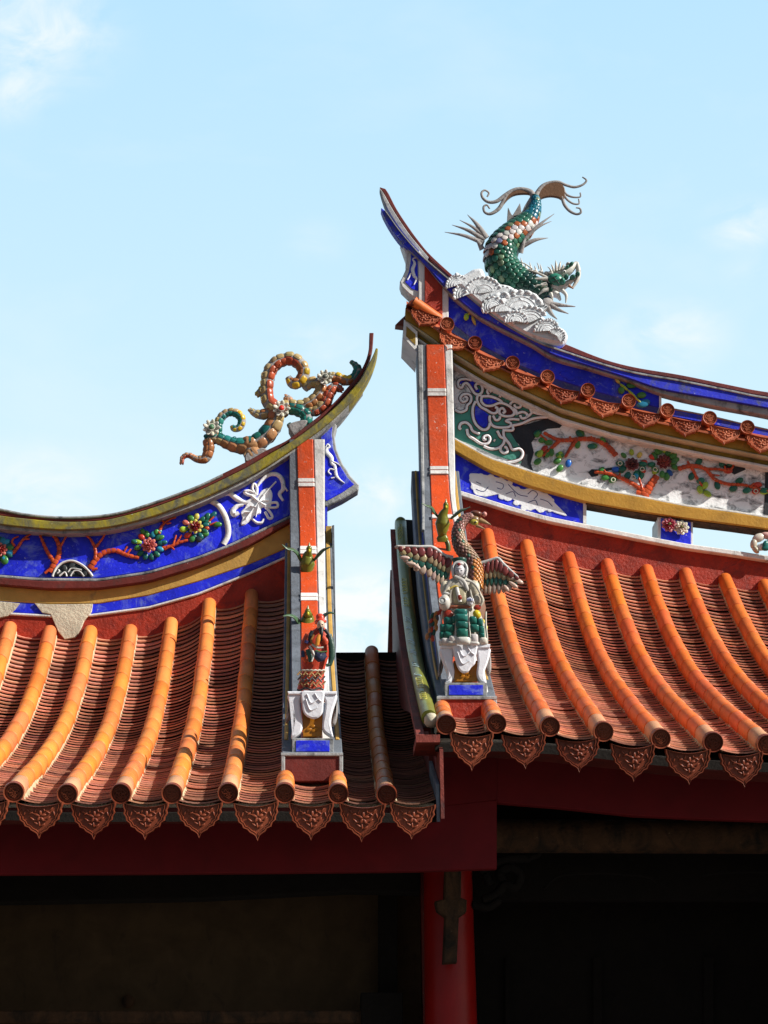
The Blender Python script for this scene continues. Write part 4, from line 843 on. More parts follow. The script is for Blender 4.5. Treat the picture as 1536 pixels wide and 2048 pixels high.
for py in (781, 789, 937, 946, 1035):
    f_ = lambda v: float(np.interp(v, [p[0] for p in pR], [p[1] for p in pR]))
    ribband(mb, rows([(py-3.2, f_(py-3.2)), (py+3.2, f_(py+3.2))], [(p, x-.5) for p, x in ol], [(p, x+.5) for p, x in orr]), .02, .013); mb.build('strip_band', M['white'], ribR); mb = MB()
bR = [(942, 15.05), (1000, 14.88), (1060, 14.55), (1120, 14.12), (1180, 13.68), (1240, 13.25), (1300, 12.80), (1360, 12.32), (1393, 11.87)]
ea = [(942, 823), (1000, 826), (1100, 832), (1200, 843), (1300, 856), (1360, 867), (1393, 875)]; eb = [(942, 918), (1000, 924), (1100, 937), (1200, 951), (1300, 968), (1393, 992)]
pil(rows(bR, ea, eb), 'ridge_base', 'slate', .22, 0, ribR)
pil(rows(bR[:-1], [(p, x+6) for p, x in ea], [(p, x+11) for p, x in ea]), 'ochre_stripe', 'ochre', .02, .004, ribR)
pil(rows(bR[:-1], [(p, x+14) for p, x in ea], [(p, x+17) for p, x in ea]), 'blue_line', 'blue', .02, .005, ribR)
pil(rows(bR[:-1], [(p, x-14) for p, x in eb], [(p, x-6) for p, x in eb]), 'ochre_stripe', 'ochre', .02, .004, ribR)
endbox(875, 993, 1393, 1442, (890, 974, 1365, 1393), 11.84, ribR, 'red')
# ---- right fascia, mortar
fb = [(994, 1605), (1118, 1615), (1268, 1631), (1418, 1638), (1536, 1642), (1900, 1650)]
mb = MB(); mb.strip([(882, 1487), (994, 1487), (1900, 1560)], fb, YF, .07, 994.5, 1895, bev=.004); mb.strip([(860, 1483), (995, 1487)], [(860, 1615), (995, 1600)], YF+.001, .068, 868, 994, bev=.004)
mb.build('fascia_board', M['fascia'], hallR)
em = [(870, 1482), (992, 1484), (1099, 1492), (1206, 1503), (1320, 1517), (1425, 1527), (1532, 1533), (1900, 1552)]
mb = MB(); mb.strip(sh(em, -6), sh(em, 6), YE+.05, .2, 876, 1895); mb.build('eave_mortar', M['cement'], hallR)
mb = MB(); mb.strip(sh(em, 6), sh(em, 14), YE+.05, .26, 876, 1895); mb.build('eave_batten', M['red_dark'], hallR)

# ================================================================ under the eaves
def pbox(mb, x0, y0, x1, y1, Y, d): mb.prism([(x0, y1), (x1, y1), (x1, y0), (x0, y0)], Y, d, bev=.006)
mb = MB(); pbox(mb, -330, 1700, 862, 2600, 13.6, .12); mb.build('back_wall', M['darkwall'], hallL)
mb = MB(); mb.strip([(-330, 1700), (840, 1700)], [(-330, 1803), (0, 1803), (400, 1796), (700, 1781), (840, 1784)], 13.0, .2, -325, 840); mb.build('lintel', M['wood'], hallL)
mb = MB(); pbox(mb, -330, 2021, 745, 2046, 13.2, .25); mb.build('ledge_beam', M['log'], hallL)
mb = MB(); pbox(mb, 757, 1780, 795, 2040, 13.4, .15); pbox(mb, 722, 1985, 806, 2200, 13.15, .3); mb.build('post', M['wood'], hallL)
mb = MB(); c = U(256, 2003, 13.58); mb.blob(c, (.035, 0, 0), (0, -.03, 0), (0, 0, .035), (.5,)*3, 16, 8); ring(mb, 0, 0, .037, .006, 0); k = 29*6
for i in range(len(mb.v)-k, len(mb.v)): v = mb.v[i]; mb.v[i] = (v[0]+c.x, v[1]+c.y, v[2]+c.z)
mb.build('door_knob', M['log'], hallL)
Yc = 12.95; ca = U(893, 1745, Yc); cb = U(902, 2048, Yc)
mb = MB(); mb.sweep([Vector((cb.x+(ca.x-cb.x)*t*0+.0, Yc, z)) for t, z in ((0, 0.0), (0, 1.2), (0, 2.2), (0, 3.2), (0, 3.9))], [.165, .172, .166, .155, .15], n=36, nrm=Vector((0, -1, 0))); mb.build('column', M['columnred'], hallR)
mb = MB(); Yb = 12.6
mb.prism(Z1([(0, 0)])*0+[(890, 1738), (923, 1738), (922, 1795), (934, 1800), (933, 1822), (918, 1833), (914, 1924), (886, 1926), (890, 1832), (874, 1820), (870, 1802), (888, 1798)][::-1], Yb, .12, bev=.01); mb.build('bracket', M['log'], hallR)
mb = MB(); a = U(985, 1672, 12.8); b = U(1900, 1676, 12.8); mb.sweep([a, b], .105, n=24, nrm=Vector((0, 0, 1))); mb.build('log_beam', M['log'], hallR)
mb = MB()
for cpts, w_ in (([(965, 1800), (990, 1790), (1010, 1770), (1030, 1775), (1040, 1750), (1020, 1735), (1000, 1745), (1005, 1762)], .03), ([(960, 1745), (985, 1730), (1010, 1720), (1060, 1715)], .03), ([(945, 1810), (975, 1815), (1000, 1800)], .025), ([(1040, 1720), (1070, 1712), (1080, 1705)], .02), ([(980, 1770), (970, 1750)], .03)): ribbon(mb, cpts, 12.9, w_, .04)
mb.build('carved_bracket', M['wood'], hallR)
mb = MB()
for cpts in ([(1088, 1778), (1105, 1760), (1130, 1750), (1200, 1746), (1260, 1750), (1300, 1755), (1325, 1776)], [(1400, 1752), (1440, 1746), (1520, 1744), (1600, 1748)]): ribbon(mb, cpts, 13.1, .008, .03)
mb.build('arched_trim', M['wood'], hallR)
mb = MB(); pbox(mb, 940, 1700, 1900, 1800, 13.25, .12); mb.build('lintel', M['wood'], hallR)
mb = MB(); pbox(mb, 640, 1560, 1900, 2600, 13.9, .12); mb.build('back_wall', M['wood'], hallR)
mb = MB()
for x0, x1 in ((1010, 1020), (1186, 1205), (1408, 1428)): pbox(mb, x0, 1915, x1, 2400, 13.85, .05)
mb.build('door_stile', M['wood'], hallR)
# tie the interiors off from the sky: side and end walls
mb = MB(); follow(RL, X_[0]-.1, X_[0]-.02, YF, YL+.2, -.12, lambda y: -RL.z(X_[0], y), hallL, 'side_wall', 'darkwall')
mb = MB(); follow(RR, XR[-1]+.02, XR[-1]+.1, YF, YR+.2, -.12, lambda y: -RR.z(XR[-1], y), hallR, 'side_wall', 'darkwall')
# ================================================================ ornaments
def spt(f, pts, Y):
    "zoom points (x, y[, dy]) -> world"
    o = []
    for p in pts:
        (px, py), = f([(p[0], p[1])]); o.append(U(px, py, Y+(p[2] if len(p) > 2 else 0)))
    return o
def cone(mb, f, a, b, Y, r0, r1=.002, col=(.5,)*3, bendv=(0, 0, 0), n=7, flat=1):
    A, B = spt(f, [a, b], Y); Mi = A.lerp(B, .5)+Vector(bendv); mb.sweep(smooth([A, Mi, B], 4), [r0, (r0+r1)*.6, r1], [r0*flat, (r0+r1)*.6*flat, r1*flat], n=n, col=col)
def ell(mb, f, x, y, Y, a, b, d, ang=0, col=(.5,)*3, nu=12, nv=8):
    c, = spt(f, [(x, y)], Y); ca, sa = math.cos(ang), math.sin(ang)
    mb.blob(c, (ca*a, 0, sa*a), (-sa*b, 0, ca*b), (0, -d, 0), col, nu, nv)
def smpoly(f, pts, k=3): return [(p.x, p.y) for p in smooth([Vector((a, b, 0)) for a, b in f(pts)], k, True)]

# ---- scroll finial on the left cap
K2 = 1/3.491/(FL/14.95)
cap0 = U(590, 900, YL+.12)
sf = thing('scroll_finial', 'curling scroll ornament of mosaic shells with three white flowers on the left ridge cap', 'roof ornament', cap0)
TAN, PEACH, RED_, TEA, YE_, BRN = (.42, .31, .14), (.46, .23, .11), (.38, .075, .035), (.02, .16, .13), (.62, .42, .03), (.34, .13, .05)
curves = [([(82, 1000), (90, 960), (130, 945), (190, 972), (250, 965), (272, 900), (265, 840)], [14, 17, 20, 30, 36, 36], [PEACH, PEACH, BRN], [RED_, BRN, BRN]),
          ([(262, 835), (330, 830), (400, 858), (470, 880), (540, 880), (620, 850), (690, 790), (735, 710), (740, 640)], [34, 36, 44, 50, 56, 58, 58, 55, 52], [TEA, TEA, TEA, TEA, BRN], [TAN, PEACH, PEACH, PEACH, TAN]),
          ([(340, 800), (338, 725), (368, 670), (420, 645), (475, 660), (502, 705), (485, 750), (447, 760), (432, 738)], [24, 28, 30, 26, 26, 28, 26, 22, 14], [TAN, TAN, TAN, YE_, YE_], [TEA, TEA, TEA]),
          ([(760, 640), (690, 580), (675, 500), (685, 400), (715, 330), (770, 288), (840, 272), (905, 305), (935, 370), (905, 430), (855, 445), (825, 400)], [50, 46, 44, 44, 46, 44, 42, 44, 42, 40, 36, 22], [TAN, TAN, TAN, TAN, TAN, TAN, YE_, YE_], [RED_, RED_, RED_, RED_, BRN, BRN]),
          ([(700, 645), (640, 662), (590, 650), (558, 628)], [38, 34, 26, 14], [TAN, TAN], [BRN, TAN]), ([(690, 495), (640, 500), (605, 525)], [36, 32, 18], [TAN], [YE_]),
          ([(760, 615), (850, 600), (935, 600), (1010, 560), (1052, 500), (1045, 450), (985, 440), (940, 485)], [40, 40, 38, 40, 40, 38, 36, 24], [TAN, TAN, TAN, TAN], [BRN, BRN, TAN]),
          ([(1200, 490), (1150, 470), (1110, 520), (1080, 590), (1010, 640), (960, 625)], [18, 36, 38, 40, 34, 26], [RED_, RED_, RED_], [RED_, RED_, TAN]),
          ([(850, 620), (930, 645), (955, 700), (910, 752), (850, 745), (825, 725)], [40, 42, 40, 36, 26, 14], [TEA], [TEA]), ([(1050, 420), (1150, 400), (1230, 425), (1290, 410)], [34, 34, 34, 30], [TAN, YE_], [BRN]),
          ([(1285, 410), (1312, 355), (1290, 312), (1258, 290)], [34, 32, 22, 12], [TEA], [TEA]), ([(560, 870), (570, 930), (610, 960)], [56, 58, 50], [PEACH], [PEACH]), ([(790, 640), (830, 560), (800, 540)], [40, 30, 20], [PEACH], [PEACH])]
mb = MB(); mm = MB(); Ys = YL+.03
for pts, rad, c1, c2 in curves:
    P = smooth(spt(Z2, pts, Ys), 5); rr = [r*K2*1.10 for r in rad]; mb.sweep(P, rr, [r*.95 for r in rr], n=12)
    ds = [0]
    for j in range(1, len(P)): ds.append(ds[-1]+(P[j]-P[j-1]).length)
    s = 0.0; Lr = ds[-1]
    while s < Lr:
        q = s/Lr; r = float(np.interp(q, np.linspace(0, 1, len(rr)), rr)); at = lambda v: Vector([float(np.interp(v, ds, [p[k] for p in P])) for k in range(3)])
        p = at(s); t = (at(min(Lr, s+.01))-at(max(0, s-.01))).normalized(); sd_ = t.cross(Vector((0, -1, 0))).normalized()
        for lane, cc in ((-1, c1), (1, c2)):
            col = jit(cc[min(len(cc)-1, int(q*len(cc)))], .22); nn = (sd_*lane*.62+Vector((0, -.8, 0))).normalized()
            c = p+nn*r*.90+t*random.uniform(-.2, .2)*r; uu = nn.cross(t).normalized(); k = random.uniform(.85, 1.1)
            mm.pillow(c, (t+nn*random.uniform(-.15, .15))*r*.70*k, uu*r*.60*k, nn*r*.26, col, .62)
            c = p+(sd_*lane*.62+Vector((0, .8, 0))).normalized()*r*.9; nb = (c-p).normalized(); mm.blob(c, t*r*.7, nb.cross(t).normalized()*r*.6, nb*r*.2, col, 7, 4)
            if random.random() < .14:
                b = len(mm.v); ring(mm, 0, 0, r*.30, r*.06, 0, 12, jit(col, .1))
                for i in range(b, len(mm.v)):
                    v = mm.v[i]; w_ = c*0+p+nn*r*1.14+Vector((v[0], v[1], v[2])); mm.v[i] = tuple(w_)
        s += r*1.22
bsc = mb.build('scroll_body', M['fin'], sf); mm.build('shell_mosaic', M['ceramic'], sf)
mb = MB(); mb.prism(smpoly(Z2, [(520, 960), (535, 925), (600, 905), (640, 890), (680, 905), (660, 930), (545, 990)]), YL-.04, .15, bev=.01)
mb.build('foot_mound', M['fin'], sf); mb = MB(); mb.prism(smpoly(Z2, [(825, 730), (850, 790), (870, 800), (930, 750), (960, 700), (900, 700)]), YL-.03, .14, bev=.01); mb.build('foot_mound', M['fin'], sf)
WH = (.62, .60, .50)
for (x, y), r, core in (((290, 752), 68, (.10, .22, .12)), ((778, 620), 68, (.75, .05, .03)), ((1082, 400), 62, (.12, .13, .11))):
    mb = MB(); c, = spt(Z2, [(x, y)], Ys-.075); R0 = r*K2
    for k in range(9):
        a = 2*math.pi*k/9; d = Vector((math.cos(a), 0, math.sin(a)))
        mb.blob(c+d*R0*.68, (d.x*R0*.32, -.010, d.z*R0*.32), (-d.z*R0*.22, 0, d.x*R0*.22), (0, -.007, 0), jit(WH, .12), 8, 5)
        a += .35; d = Vector((math.cos(a), 0, math.sin(a))); mb.blob(c+d*R0*.5+Vector((0, .012, 0)), (d.x*R0*.36, 0, d.z*R0*.36), (-d.z*R0*.2, 0, d.x*R0*.2), (0, -.006, 0), jit((.42, .41, .36), .12), 8, 5)
    mb.blob(c+Vector((0, -.012, 0)), (R0*.34, 0, 0), (0, 0, R0*.34), (0, -.02, 0), core, 10, 6); ring(mb, 0, 0, R0*.36, R0*.07, 0, 14, WH); k = 15*6
    for i in range(len(mb.v)-k, len(mb.v)): v = mb.v[i]; mb.v[i] = (v[0]+c.x, v[1]+c.y-.018, v[2]+c.z)
    mb.build('mosaic_flower', M['ceramic'], sf)

# ---- dragon fish finial on the right cap
K1 = 1/3.072/(FL/15.33); YD = YR+.05
df = thing('dragon_fish_finial', 'green scaled dragon fish diving head down with a forked tail, on white waves', 'roof ornament', U(1010, 640, YD))
SP = [(1010, 185, 24), (1018, 240, 34), (995, 310, 52), (945, 375, 80), (875, 440, 100), (815, 510, 110), (802, 590, 110), (840, 655, 104), (900, 705, 92), (965, 740, 80), (1035, 765, 66), (1100, 765, 52)]
P = smooth(spt(Z1, [(a, b) for a, b, c in SP], YD), 6); rr = list(np.interp(np.linspace(0, 1, len(P)), np.linspace(0, 1, len(SP)), [c*K1*.98 for a, b, c in SP]))
mb = MB(); mb.sweep(P, rr, rr, n=18, col=(.03, .06, .05)); body = mb.build('body', M['ceramic'], df)
mm = MB(); ds = [0]
for j in range(1, len(P)): ds.append(ds[-1]+(P[j]-P[j-1]).length)
s = .03; row = 0
A0, B0 = spt(Z1, [(690, 560), (1000, 392)], YD); AB = (B0-A0).normalized(); NB = Vector((-AB.z, 0, AB.x))
if NB.z < 0: NB = -NB
while s < ds[-1]:
    at = lambda v: Vector([float(np.interp(v, ds, [p[k] for p in P])) for k in range(3)])
    r = float(np.interp(s, ds, rr)); p = at(s); t = (at(min(ds[-1], s+.01))-at(max(0, s-.01))).normalized(); sd_ = t.cross(Vector((0, -1, 0))).normalized(); nb = sd_.cross(t)
    n = max(8, int(2*math.pi*r/.047)); sz = 2*math.pi*r/n*.60
    for k in range(n):
        a = 2*math.pi*(k+.5*(row % 2))/n; nn = sd_*math.cos(a)+nb*math.sin(a); c = p+nn*(r+.001); dd = (c-A0).dot(NB)/K1
        arc = dd-35*math.sin(math.pi*min(1, max(0, (c-A0).dot(AB)/(B0-A0).length)))*.4
        if abs(arc) < 26: col = jit((.55, .52, .50) if random.random() < .93 else (.20, .22, .36), .15)
        elif abs(arc) < 44: col = jit((.36, .10, .035), .2)
        else:
            q = s/ds[-1]; g_ = (.028, .125, .085) if q > .2 else (.015, .14, .20)
            if q > .8: g_ = (.015, .06, .05)
            col = jit(g_, .25) if random.random() > .06 else jit((.16, .24, .14), .2)
        mm.blob(c, (t+nn*.22)*sz*1.3, nn.cross(t)*sz*1.06, nn*sz*.32, col, 8, 5)
    s += sz*1.45; row += 1
mm.build('scales', M['ceramic'], df)
mb = MB()
GR, LG = (.30, .29, .28), (.62, .61, .58)
def rod(pts, w_, c=GR, Y=YD, fl=.8, k=5): Pq = smooth(spt(Z1, pts, Y), k); ww = [x*K1 for x in w_]; mb.sweep(Pq, ww, [x*fl for x in ww], n=8, col=c)
rod([(1000, 260), (1005, 200), (985, 165), (930, 148), (880, 155), (830, 185), (780, 222), (730, 228), (695, 205), (685, 172), (705, 155), (730, 172), (720, 195)], [26, 24, 20, 16, 14, 14, 14, 12, 10, 8, 7, 7, 6], LG)
rod([(860, 170), (825, 215), (790, 270), (740, 300), (705, 290), (698, 258), (718, 246), (735, 268)], [10, 14, 14, 12, 9, 8, 7, 6])
rod([(1005, 240), (1030, 170), (1075, 120), (1150, 104), (1200, 122), (1255, 136), (1305, 122), (1330, 95), (1305, 74)], [26, 18, 14, 12, 11, 10, 8, 7, 5], LG)
rod([(1185, 135), (1200, 175), (1240, 196), (1290, 196), (1292, 170)], [10, 10, 8, 6, 5]); rod([(1190, 165), (1205, 205), (1245, 236), (1283, 238), (1282, 208)], [8, 9, 8, 6, 5]); rod([(1180, 195), (1195, 245), (1230, 285), (1270, 302), (1295, 292), (1290, 268), (1265, 262)], [12, 12, 11, 9, 8, 7, 5])
mb.build('tail_fin', M['fin'], df)
for nm, poly in (('tail_web', [(1010, 215), (1035, 165), (1080, 118), (1150, 104), (1190, 130), (1198, 170), (1190, 215), (1160, 198), (1110, 190), (1060, 200), (1030, 222)]), ('tail_web', [(1000, 215), (990, 180), (930, 175), (880, 185), (845, 210), (815, 245), (800, 235), (850, 180), (920, 150), (990, 165)])):
    mb = MB(); mb.prism([(p_.x, p_.y) for p_ in smooth([Vector((a, b, 0)) for a, b in Z1(poly)], 3, True)], YD-.01, .03, (.16, .085, .045), .004); mb.build(nm, M['figure'], df)
mb = MB()
for a, b, r in (((700, 480), (458, 412), 24), ((705, 460), (503, 368), 26), ((715, 450), (550, 338), 22), ((715, 450), (598, 305), 30), ((690, 520), (640, 450), 26)): cone(mb, Z1, a, b, YD-.02, r*K1*.8, .002, GR, (0, -.02, .008), 7, .6)
mb.build('side_fin', M['fin'], df); mb = MB()
for a, b, r in (((935, 470), (1132, 300), 20), ((960, 440), (1115, 345), 16), ((930, 500), (1095, 448), 26), ((925, 540), (960, 440), 22)): cone(mb, Z1, a, b, YD-.06, r*K1*.8, .002, GR, (0, -.02, .010), 7, .6)
mb.build('side_fin', M['fin'], df); mb = MB()
for pol in ([(842, 345), (848, 262), (868, 300), (885, 318)], [(870, 318), (900, 270), (922, 232), (930, 280), (935, 300)], [(925, 305), (950, 250), (980, 200), (1000, 180), (995, 260), (960, 330)]): mb.prism(Z1(pol), YD-.012, .024, GR, .003)
mb.build('dorsal_fin', M['fin'], df)
# white neck ridge
mb = MB()
for i, (x, y) in enumerate([(905, 590), (930, 605), (955, 622), (985, 632), (1015, 640), (1050, 645), (1085, 650)]):
    ell(mb, Z1, x, y+18, YD-.03, .024, .018, .03, -.3, (.62, .60, .56)); 
    if i < 6: cone(mb, Z1, (x+6, y+10), (x-4, y-22-14*(i % 2)), YD-.03, .010, .002, (.55, .53, .5))
mb.build('neck_ridge', M['figure'], df)
# head
hb = MB(); HW = (.62, .61, .56)
ell(hb, Z1, 1125, 735, YD, .085, .070, .085, -.3, HW, 16, 10)
def hs(pts, w_, c=HW, Y=YD, fl=1.0): Pq = smooth(spt(Z1, pts, Y), 4); ww = [x*K1 for x in w_]; hb.sweep(Pq, ww, [x*fl for x in ww], n=10, col=c)
hs([(1100, 690), (1160, 672), (1215, 650), (1250, 620), (1270, 600)], [36, 38, 34, 22, 12], HW, YD, 1.5)
hs([(1270, 602), (1280, 650), (1275, 700), (1245, 755)], [12, 18, 16, 8], HW, YD, 1.8)
hs([(1150, 760), (1190, 745), (1225, 720), (1265, 690)], [26, 22, 18, 12], HW, YD, 2)
hs([(1110, 780), (1150, 800), (1170, 830)], [30, 20, 8], HW, YD, 1.6); hs([(1180, 770), (1205, 800), (1203, 848)], [16, 12, 4], HW, YD-.04); hs([(1220, 740), (1250, 760)], [12, 4], (.35, .18, .1), YD-.04)
head = hb.build('head', M['figure'], df)
hb = MB(); GN = (.03, .17, .125)
for x, y, a, b, an in ((1140, 705, .066, .056, -.3), (1182, 715, .024, .030, .2), (1205, 690, .022, .018, .3), (1245, 690, .026, .018, .2), (1275, 672, .016, .02, 1.2), (1235, 612, .026, .014, .6), (1210, 632, .020, .012, .5)): ell(hb, Z1, x, y, YD-.065, a, b, .045, an, jit(GN, .15))
hb.build('cheek', M['ceramic'], head)
hb = MB(); ell(hb, Z1, 1192, 655, YD-.07, .017, .014, .014, 0, (.75, .74, .70)); ell(hb, Z1, 1196, 655, YD-.084, .007, .007, .006, 0, (.01, .01, .01)); ell(hb, Z1, 1215, 608, YD-.04, .018, .012, .03, .4, (.55, .53, .5)); hb.build('eye', M['ceramic'], head)
hb = MB()
for a, b, r in (((1085, 690), (945, 640), 10), ((1090, 700), (952, 718), 16), ((1085, 735), (975, 765), 20), ((1090, 760), (1032, 802), 18), ((1120, 665), (1090, 625), 8), ((1130, 655), (1112, 610), 9), ((1145, 650), (1140, 585), 12), ((1160, 645), (1172, 592), 11), ((1178, 642), (1195, 612), 9), ((1110, 790), (1125, 840), 14), ((1150, 690), (1090, 660), 9), ((1000, 640), (905, 590), 6), ((1040, 640), (1025, 600), 5)): cone(hb, Z1, a, b, YD-.07, r*K1, .002, (.60, .58, .52), (0, -.01, .006))
for a, b in (((1130, 690), (1165, 735)), ((1120, 720), (1180, 700)), ((1105, 700), (1150, 680))): cone(hb, Z1, a, b, YD-.112, .004, .003, (.02, .03, .03))
hb.build('mane', M['figure'], head)
mb = MB(); ell(mb, Z1, 1085, 850, YD-.10, .055, .045, .04, .4, (.5, .49, .46))
for pts, w_ in (([(1100, 850), (1180, 862), (1262, 870)], [20, 13, 3]), ([(1110, 862), (1160, 890), (1220, 914)], [20, 13, 3]), ([(1090, 875), (1115, 915), (1150, 948)], [22, 14, 3]), ([(1070, 850), (1035, 840), (1020, 860)], [20, 12, 5]), ([(1080, 860), (1050, 900), (1020, 950), (1005, 1000)], [34, 28, 20, 12])):
    Pq = smooth(spt(Z1, pts, YD-.11), 4); ww = [x*K1 for x in w_]; mb.sweep(Pq, ww, ww, n=8, col=(.27, .26, .27) if w_[-1] == 3 else (.55, .54, .5))
mb.build('claw', M['fin'], df)
# waves
mb = MB(); mb.prism([(p_.x, p_.y) for p_ in smooth([Vector((a, b, 0)) for a, b in Z1([(512, 690), (530, 650), (565, 668), (600, 655), (640, 632), (690, 632), (720, 690), (790, 720), (860, 735), (920, 775), (985, 815), (1035, 850), (1040, 900), (1070, 930), (1130, 975), (1190, 1000), (1218, 1050), (1190, 1095), (1130, 1098), (1000, 1062), (850, 985), (700, 878), (580, 775), (520, 710)])], 3, True)], YD-.16, .24, bev=.03)
wv = mb.build('wave_base', M['wave'], df)
def scallop(cx, cy, r, a0, a1, Y, n=9):
    mb = MB(); c, = spt(Z1, [(cx, cy)], Y); R0 = r*K1; A = np.radians(np.linspace(a0, a1, 26))
    for q, w_ in ((.30, .006), (.50, .006), (.68, .005)):
        mb.sweep([c+Vector((math.cos(a), 0, math.sin(a)))*R0*q+Vector((0, -.016*(1-q), 0)) for a in A], w_, .006, n=5)
    V = [c+Vector((0, -.022, 0))]+[c+Vector((math.cos(a), 0, math.sin(a)))*R0*.86 for a in A]; mb.add(V, [(0, i, i+1) for i in range(1, len(A))], sm=True)
    for k in range(n):
        a = math.radians(a0+(a1-a0)*(k+.5)/n); w_ = R0*math.radians(a1-a0)/n*.62; d = Vector((math.cos(a), 0, math.sin(a)))
        w_ *= R_(.8, 1.15); mb.blob(c+d*R0*(.88+R_(-.03, .05)), d*R0*R_(.10, .17), Vector((-d.z, 0, d.x))*w_, (0, -.011, 0), (.5,)*3, 8, 5)
        mb.blob(c+d*R0*.92+Vector((0, -.012, 0)), d*R0*.06, Vector((-d.z, 0, d.x))*w_*.5, (0, -.010, 0), (.5,)*3, 6, 4)
    mb.build('wave_shell', M['wave'], wv)
for q in ((600, 800, 100, 20, 200, -.115), (545, 740, 75, 30, 190, -.125), (700, 790, 130, 10, 190, -.13), (650, 720, 70, 0, 190, -.11), (840, 890, 150, 0, 180, -.14), (820, 800, 80, 10, 170, -.12), (930, 900, 150, 10, 150, -.15), (990, 970, 120, 20, 190, -.165), (1080, 1020, 90, -10, 170, -.17), (1150, 1050, 65, -60, 150, -.18), (1110, 985, 60, 0, 180, -.155), (900, 960, 80, 0, 180, -.17), (760, 860, 90, 20, 200, -.155), (1060, 900, 70, 40, 230, -.13)):
    scallop(q[0]+R_(-8, 8), q[1]+8+R_(-8, 8), q[2]*R_(.85, 1.1), q[3]+R_(-12, 12), q[4]+R_(-12, 12), YD+q[5]*.7-.06, random.randint(7, 12))

# ---- tables and figures
K_A = 1/4.097/(FL/12.0); K_B = 1/4.015/(FL/12.0)
def small_table(f, legs, cloth, amber, top, Yt, lab, loc, rear):
    t = thing('altar_table', lab, 'table', loc, 'glazed altar tables on the gable ridges')
    (x0, y0), (x1, y1) = top
    mb = MB(); mb.prism(f([(x0+6, y1), (x1-6, y1), (x1, y0), (x0, y0)]), Yt-.01, .21, bev=.006); mb.build('tabletop', M['table'], t)
    for l in legs:
        mb = MB(); mb.prism(smpoly(f, l), Yt, .06, bev=.010); mb.build('leg', M['table'], t)
    mb = MB(); mb.prism(smpoly(f, cloth), Yt-.022, .02, bev=.008)
    for q in ([(.25, .12), (.45, .45), (.8, .25)], [(.2, .3), (.4, .7), (.7, .6)], [(.6, .1), (.75, .3), (.9, .4)]):
        xs = [c[0] for c in cloth]; ys = [c[1] for c in cloth]; ribbon(mb, f([(min(xs)+u*(max(xs)-min(xs)), min(ys)+v*(max(ys)-min(ys))) for u, v in q]), Yt-.024, .004, .006)
    mb.build('cloth', M['table'], t)
    mb = MB(); mb.prism(f(amber), Yt+.03, .14, bev=.004)
    xs = [c[0] for c in amber]; ys = [c[1] for c in amber]; cx = sum(xs)/len(xs); cy = min(ys)+.7*(max(ys)-min(ys))
    for dx, dy in ((-30, 10), (0, -15), (30, 5), (10, 20)): ell(mb, f, cx+dx, cy+dy, Yt+.028, .018, .010, .006, .4)
    mb.build('back_panel', M['amber'], t)
    for l in rear:
        mb = MB(); mb.prism(smpoly(f, l), Yt+.10, .05, bev=.010); mb.build('rear_leg', M['fin'], t)
    return t
small_table(ZB, [[(147, 1362), (150, 1400), (172, 1470), (190, 1560), (178, 1640), (170, 1702), (215, 1690), (252, 1655), (262, 1600), (247, 1500), (240, 1420), (252, 1362)], [(533, 1362), (530, 1410), (507, 1480), (490, 1570), (498, 1650), (508, 1704), (465, 1682), (428, 1650), (420, 1600), (438, 1500), (446, 1420), (430, 1362)]],
            [(252, 1336), (340, 1330), (432, 1336), (428, 1440), (424, 1500), (392, 1540), (350, 1553), (300, 1536), (268, 1500), (256, 1430)], [(264, 1698), (418, 1698), (424, 1480), (258, 1480)], ((143, 1334), (537, 1362)), 11.93,
            'white altar table with draped cloth and amber back, under the red robed figure', U(625, 1476, 12.0), [[(150, 1400), (160, 1470), (165, 1540), (130, 1580), (125, 1550), (140, 1470), (135, 1430)], [(528, 1400), (545, 1450), (540, 1540), (520, 1600), (490, 1590), (510, 1500)]])
small_table(ZA, [[(422, 1378), (415, 1420), (442, 1500), (470, 1580), (458, 1640), (456, 1664), (500, 1655), (522, 1610), (528, 1560), (515, 1480), (520, 1378)], [(816, 1378), (822, 1420), (800, 1500), (775, 1570), (782, 1630), (788, 1664), (745, 1655), (716, 1610), (712, 1560), (722, 1480), (716, 1378)]],
            [(512, 1342), (612, 1336), (712, 1344), (706, 1440), (698, 1500), (668, 1530), (640, 1568), (600, 1577), (565, 1550), (540, 1490), (522, 1410)], [(530, 1650), (716, 1650), (722, 1480), (522, 1480)], ((418, 1344), (822, 1378)), 11.93,
            'white altar table with draped cloth and blue plinth, under the winged phoenix group', U(931, 1366, 12.0), [[(425, 1420), (440, 1480), (430, 1560), (400, 1600), (395, 1560), (412, 1480)], [(812, 1400), (830, 1470), (828, 1570), (800, 1590), (782, 1500)]])

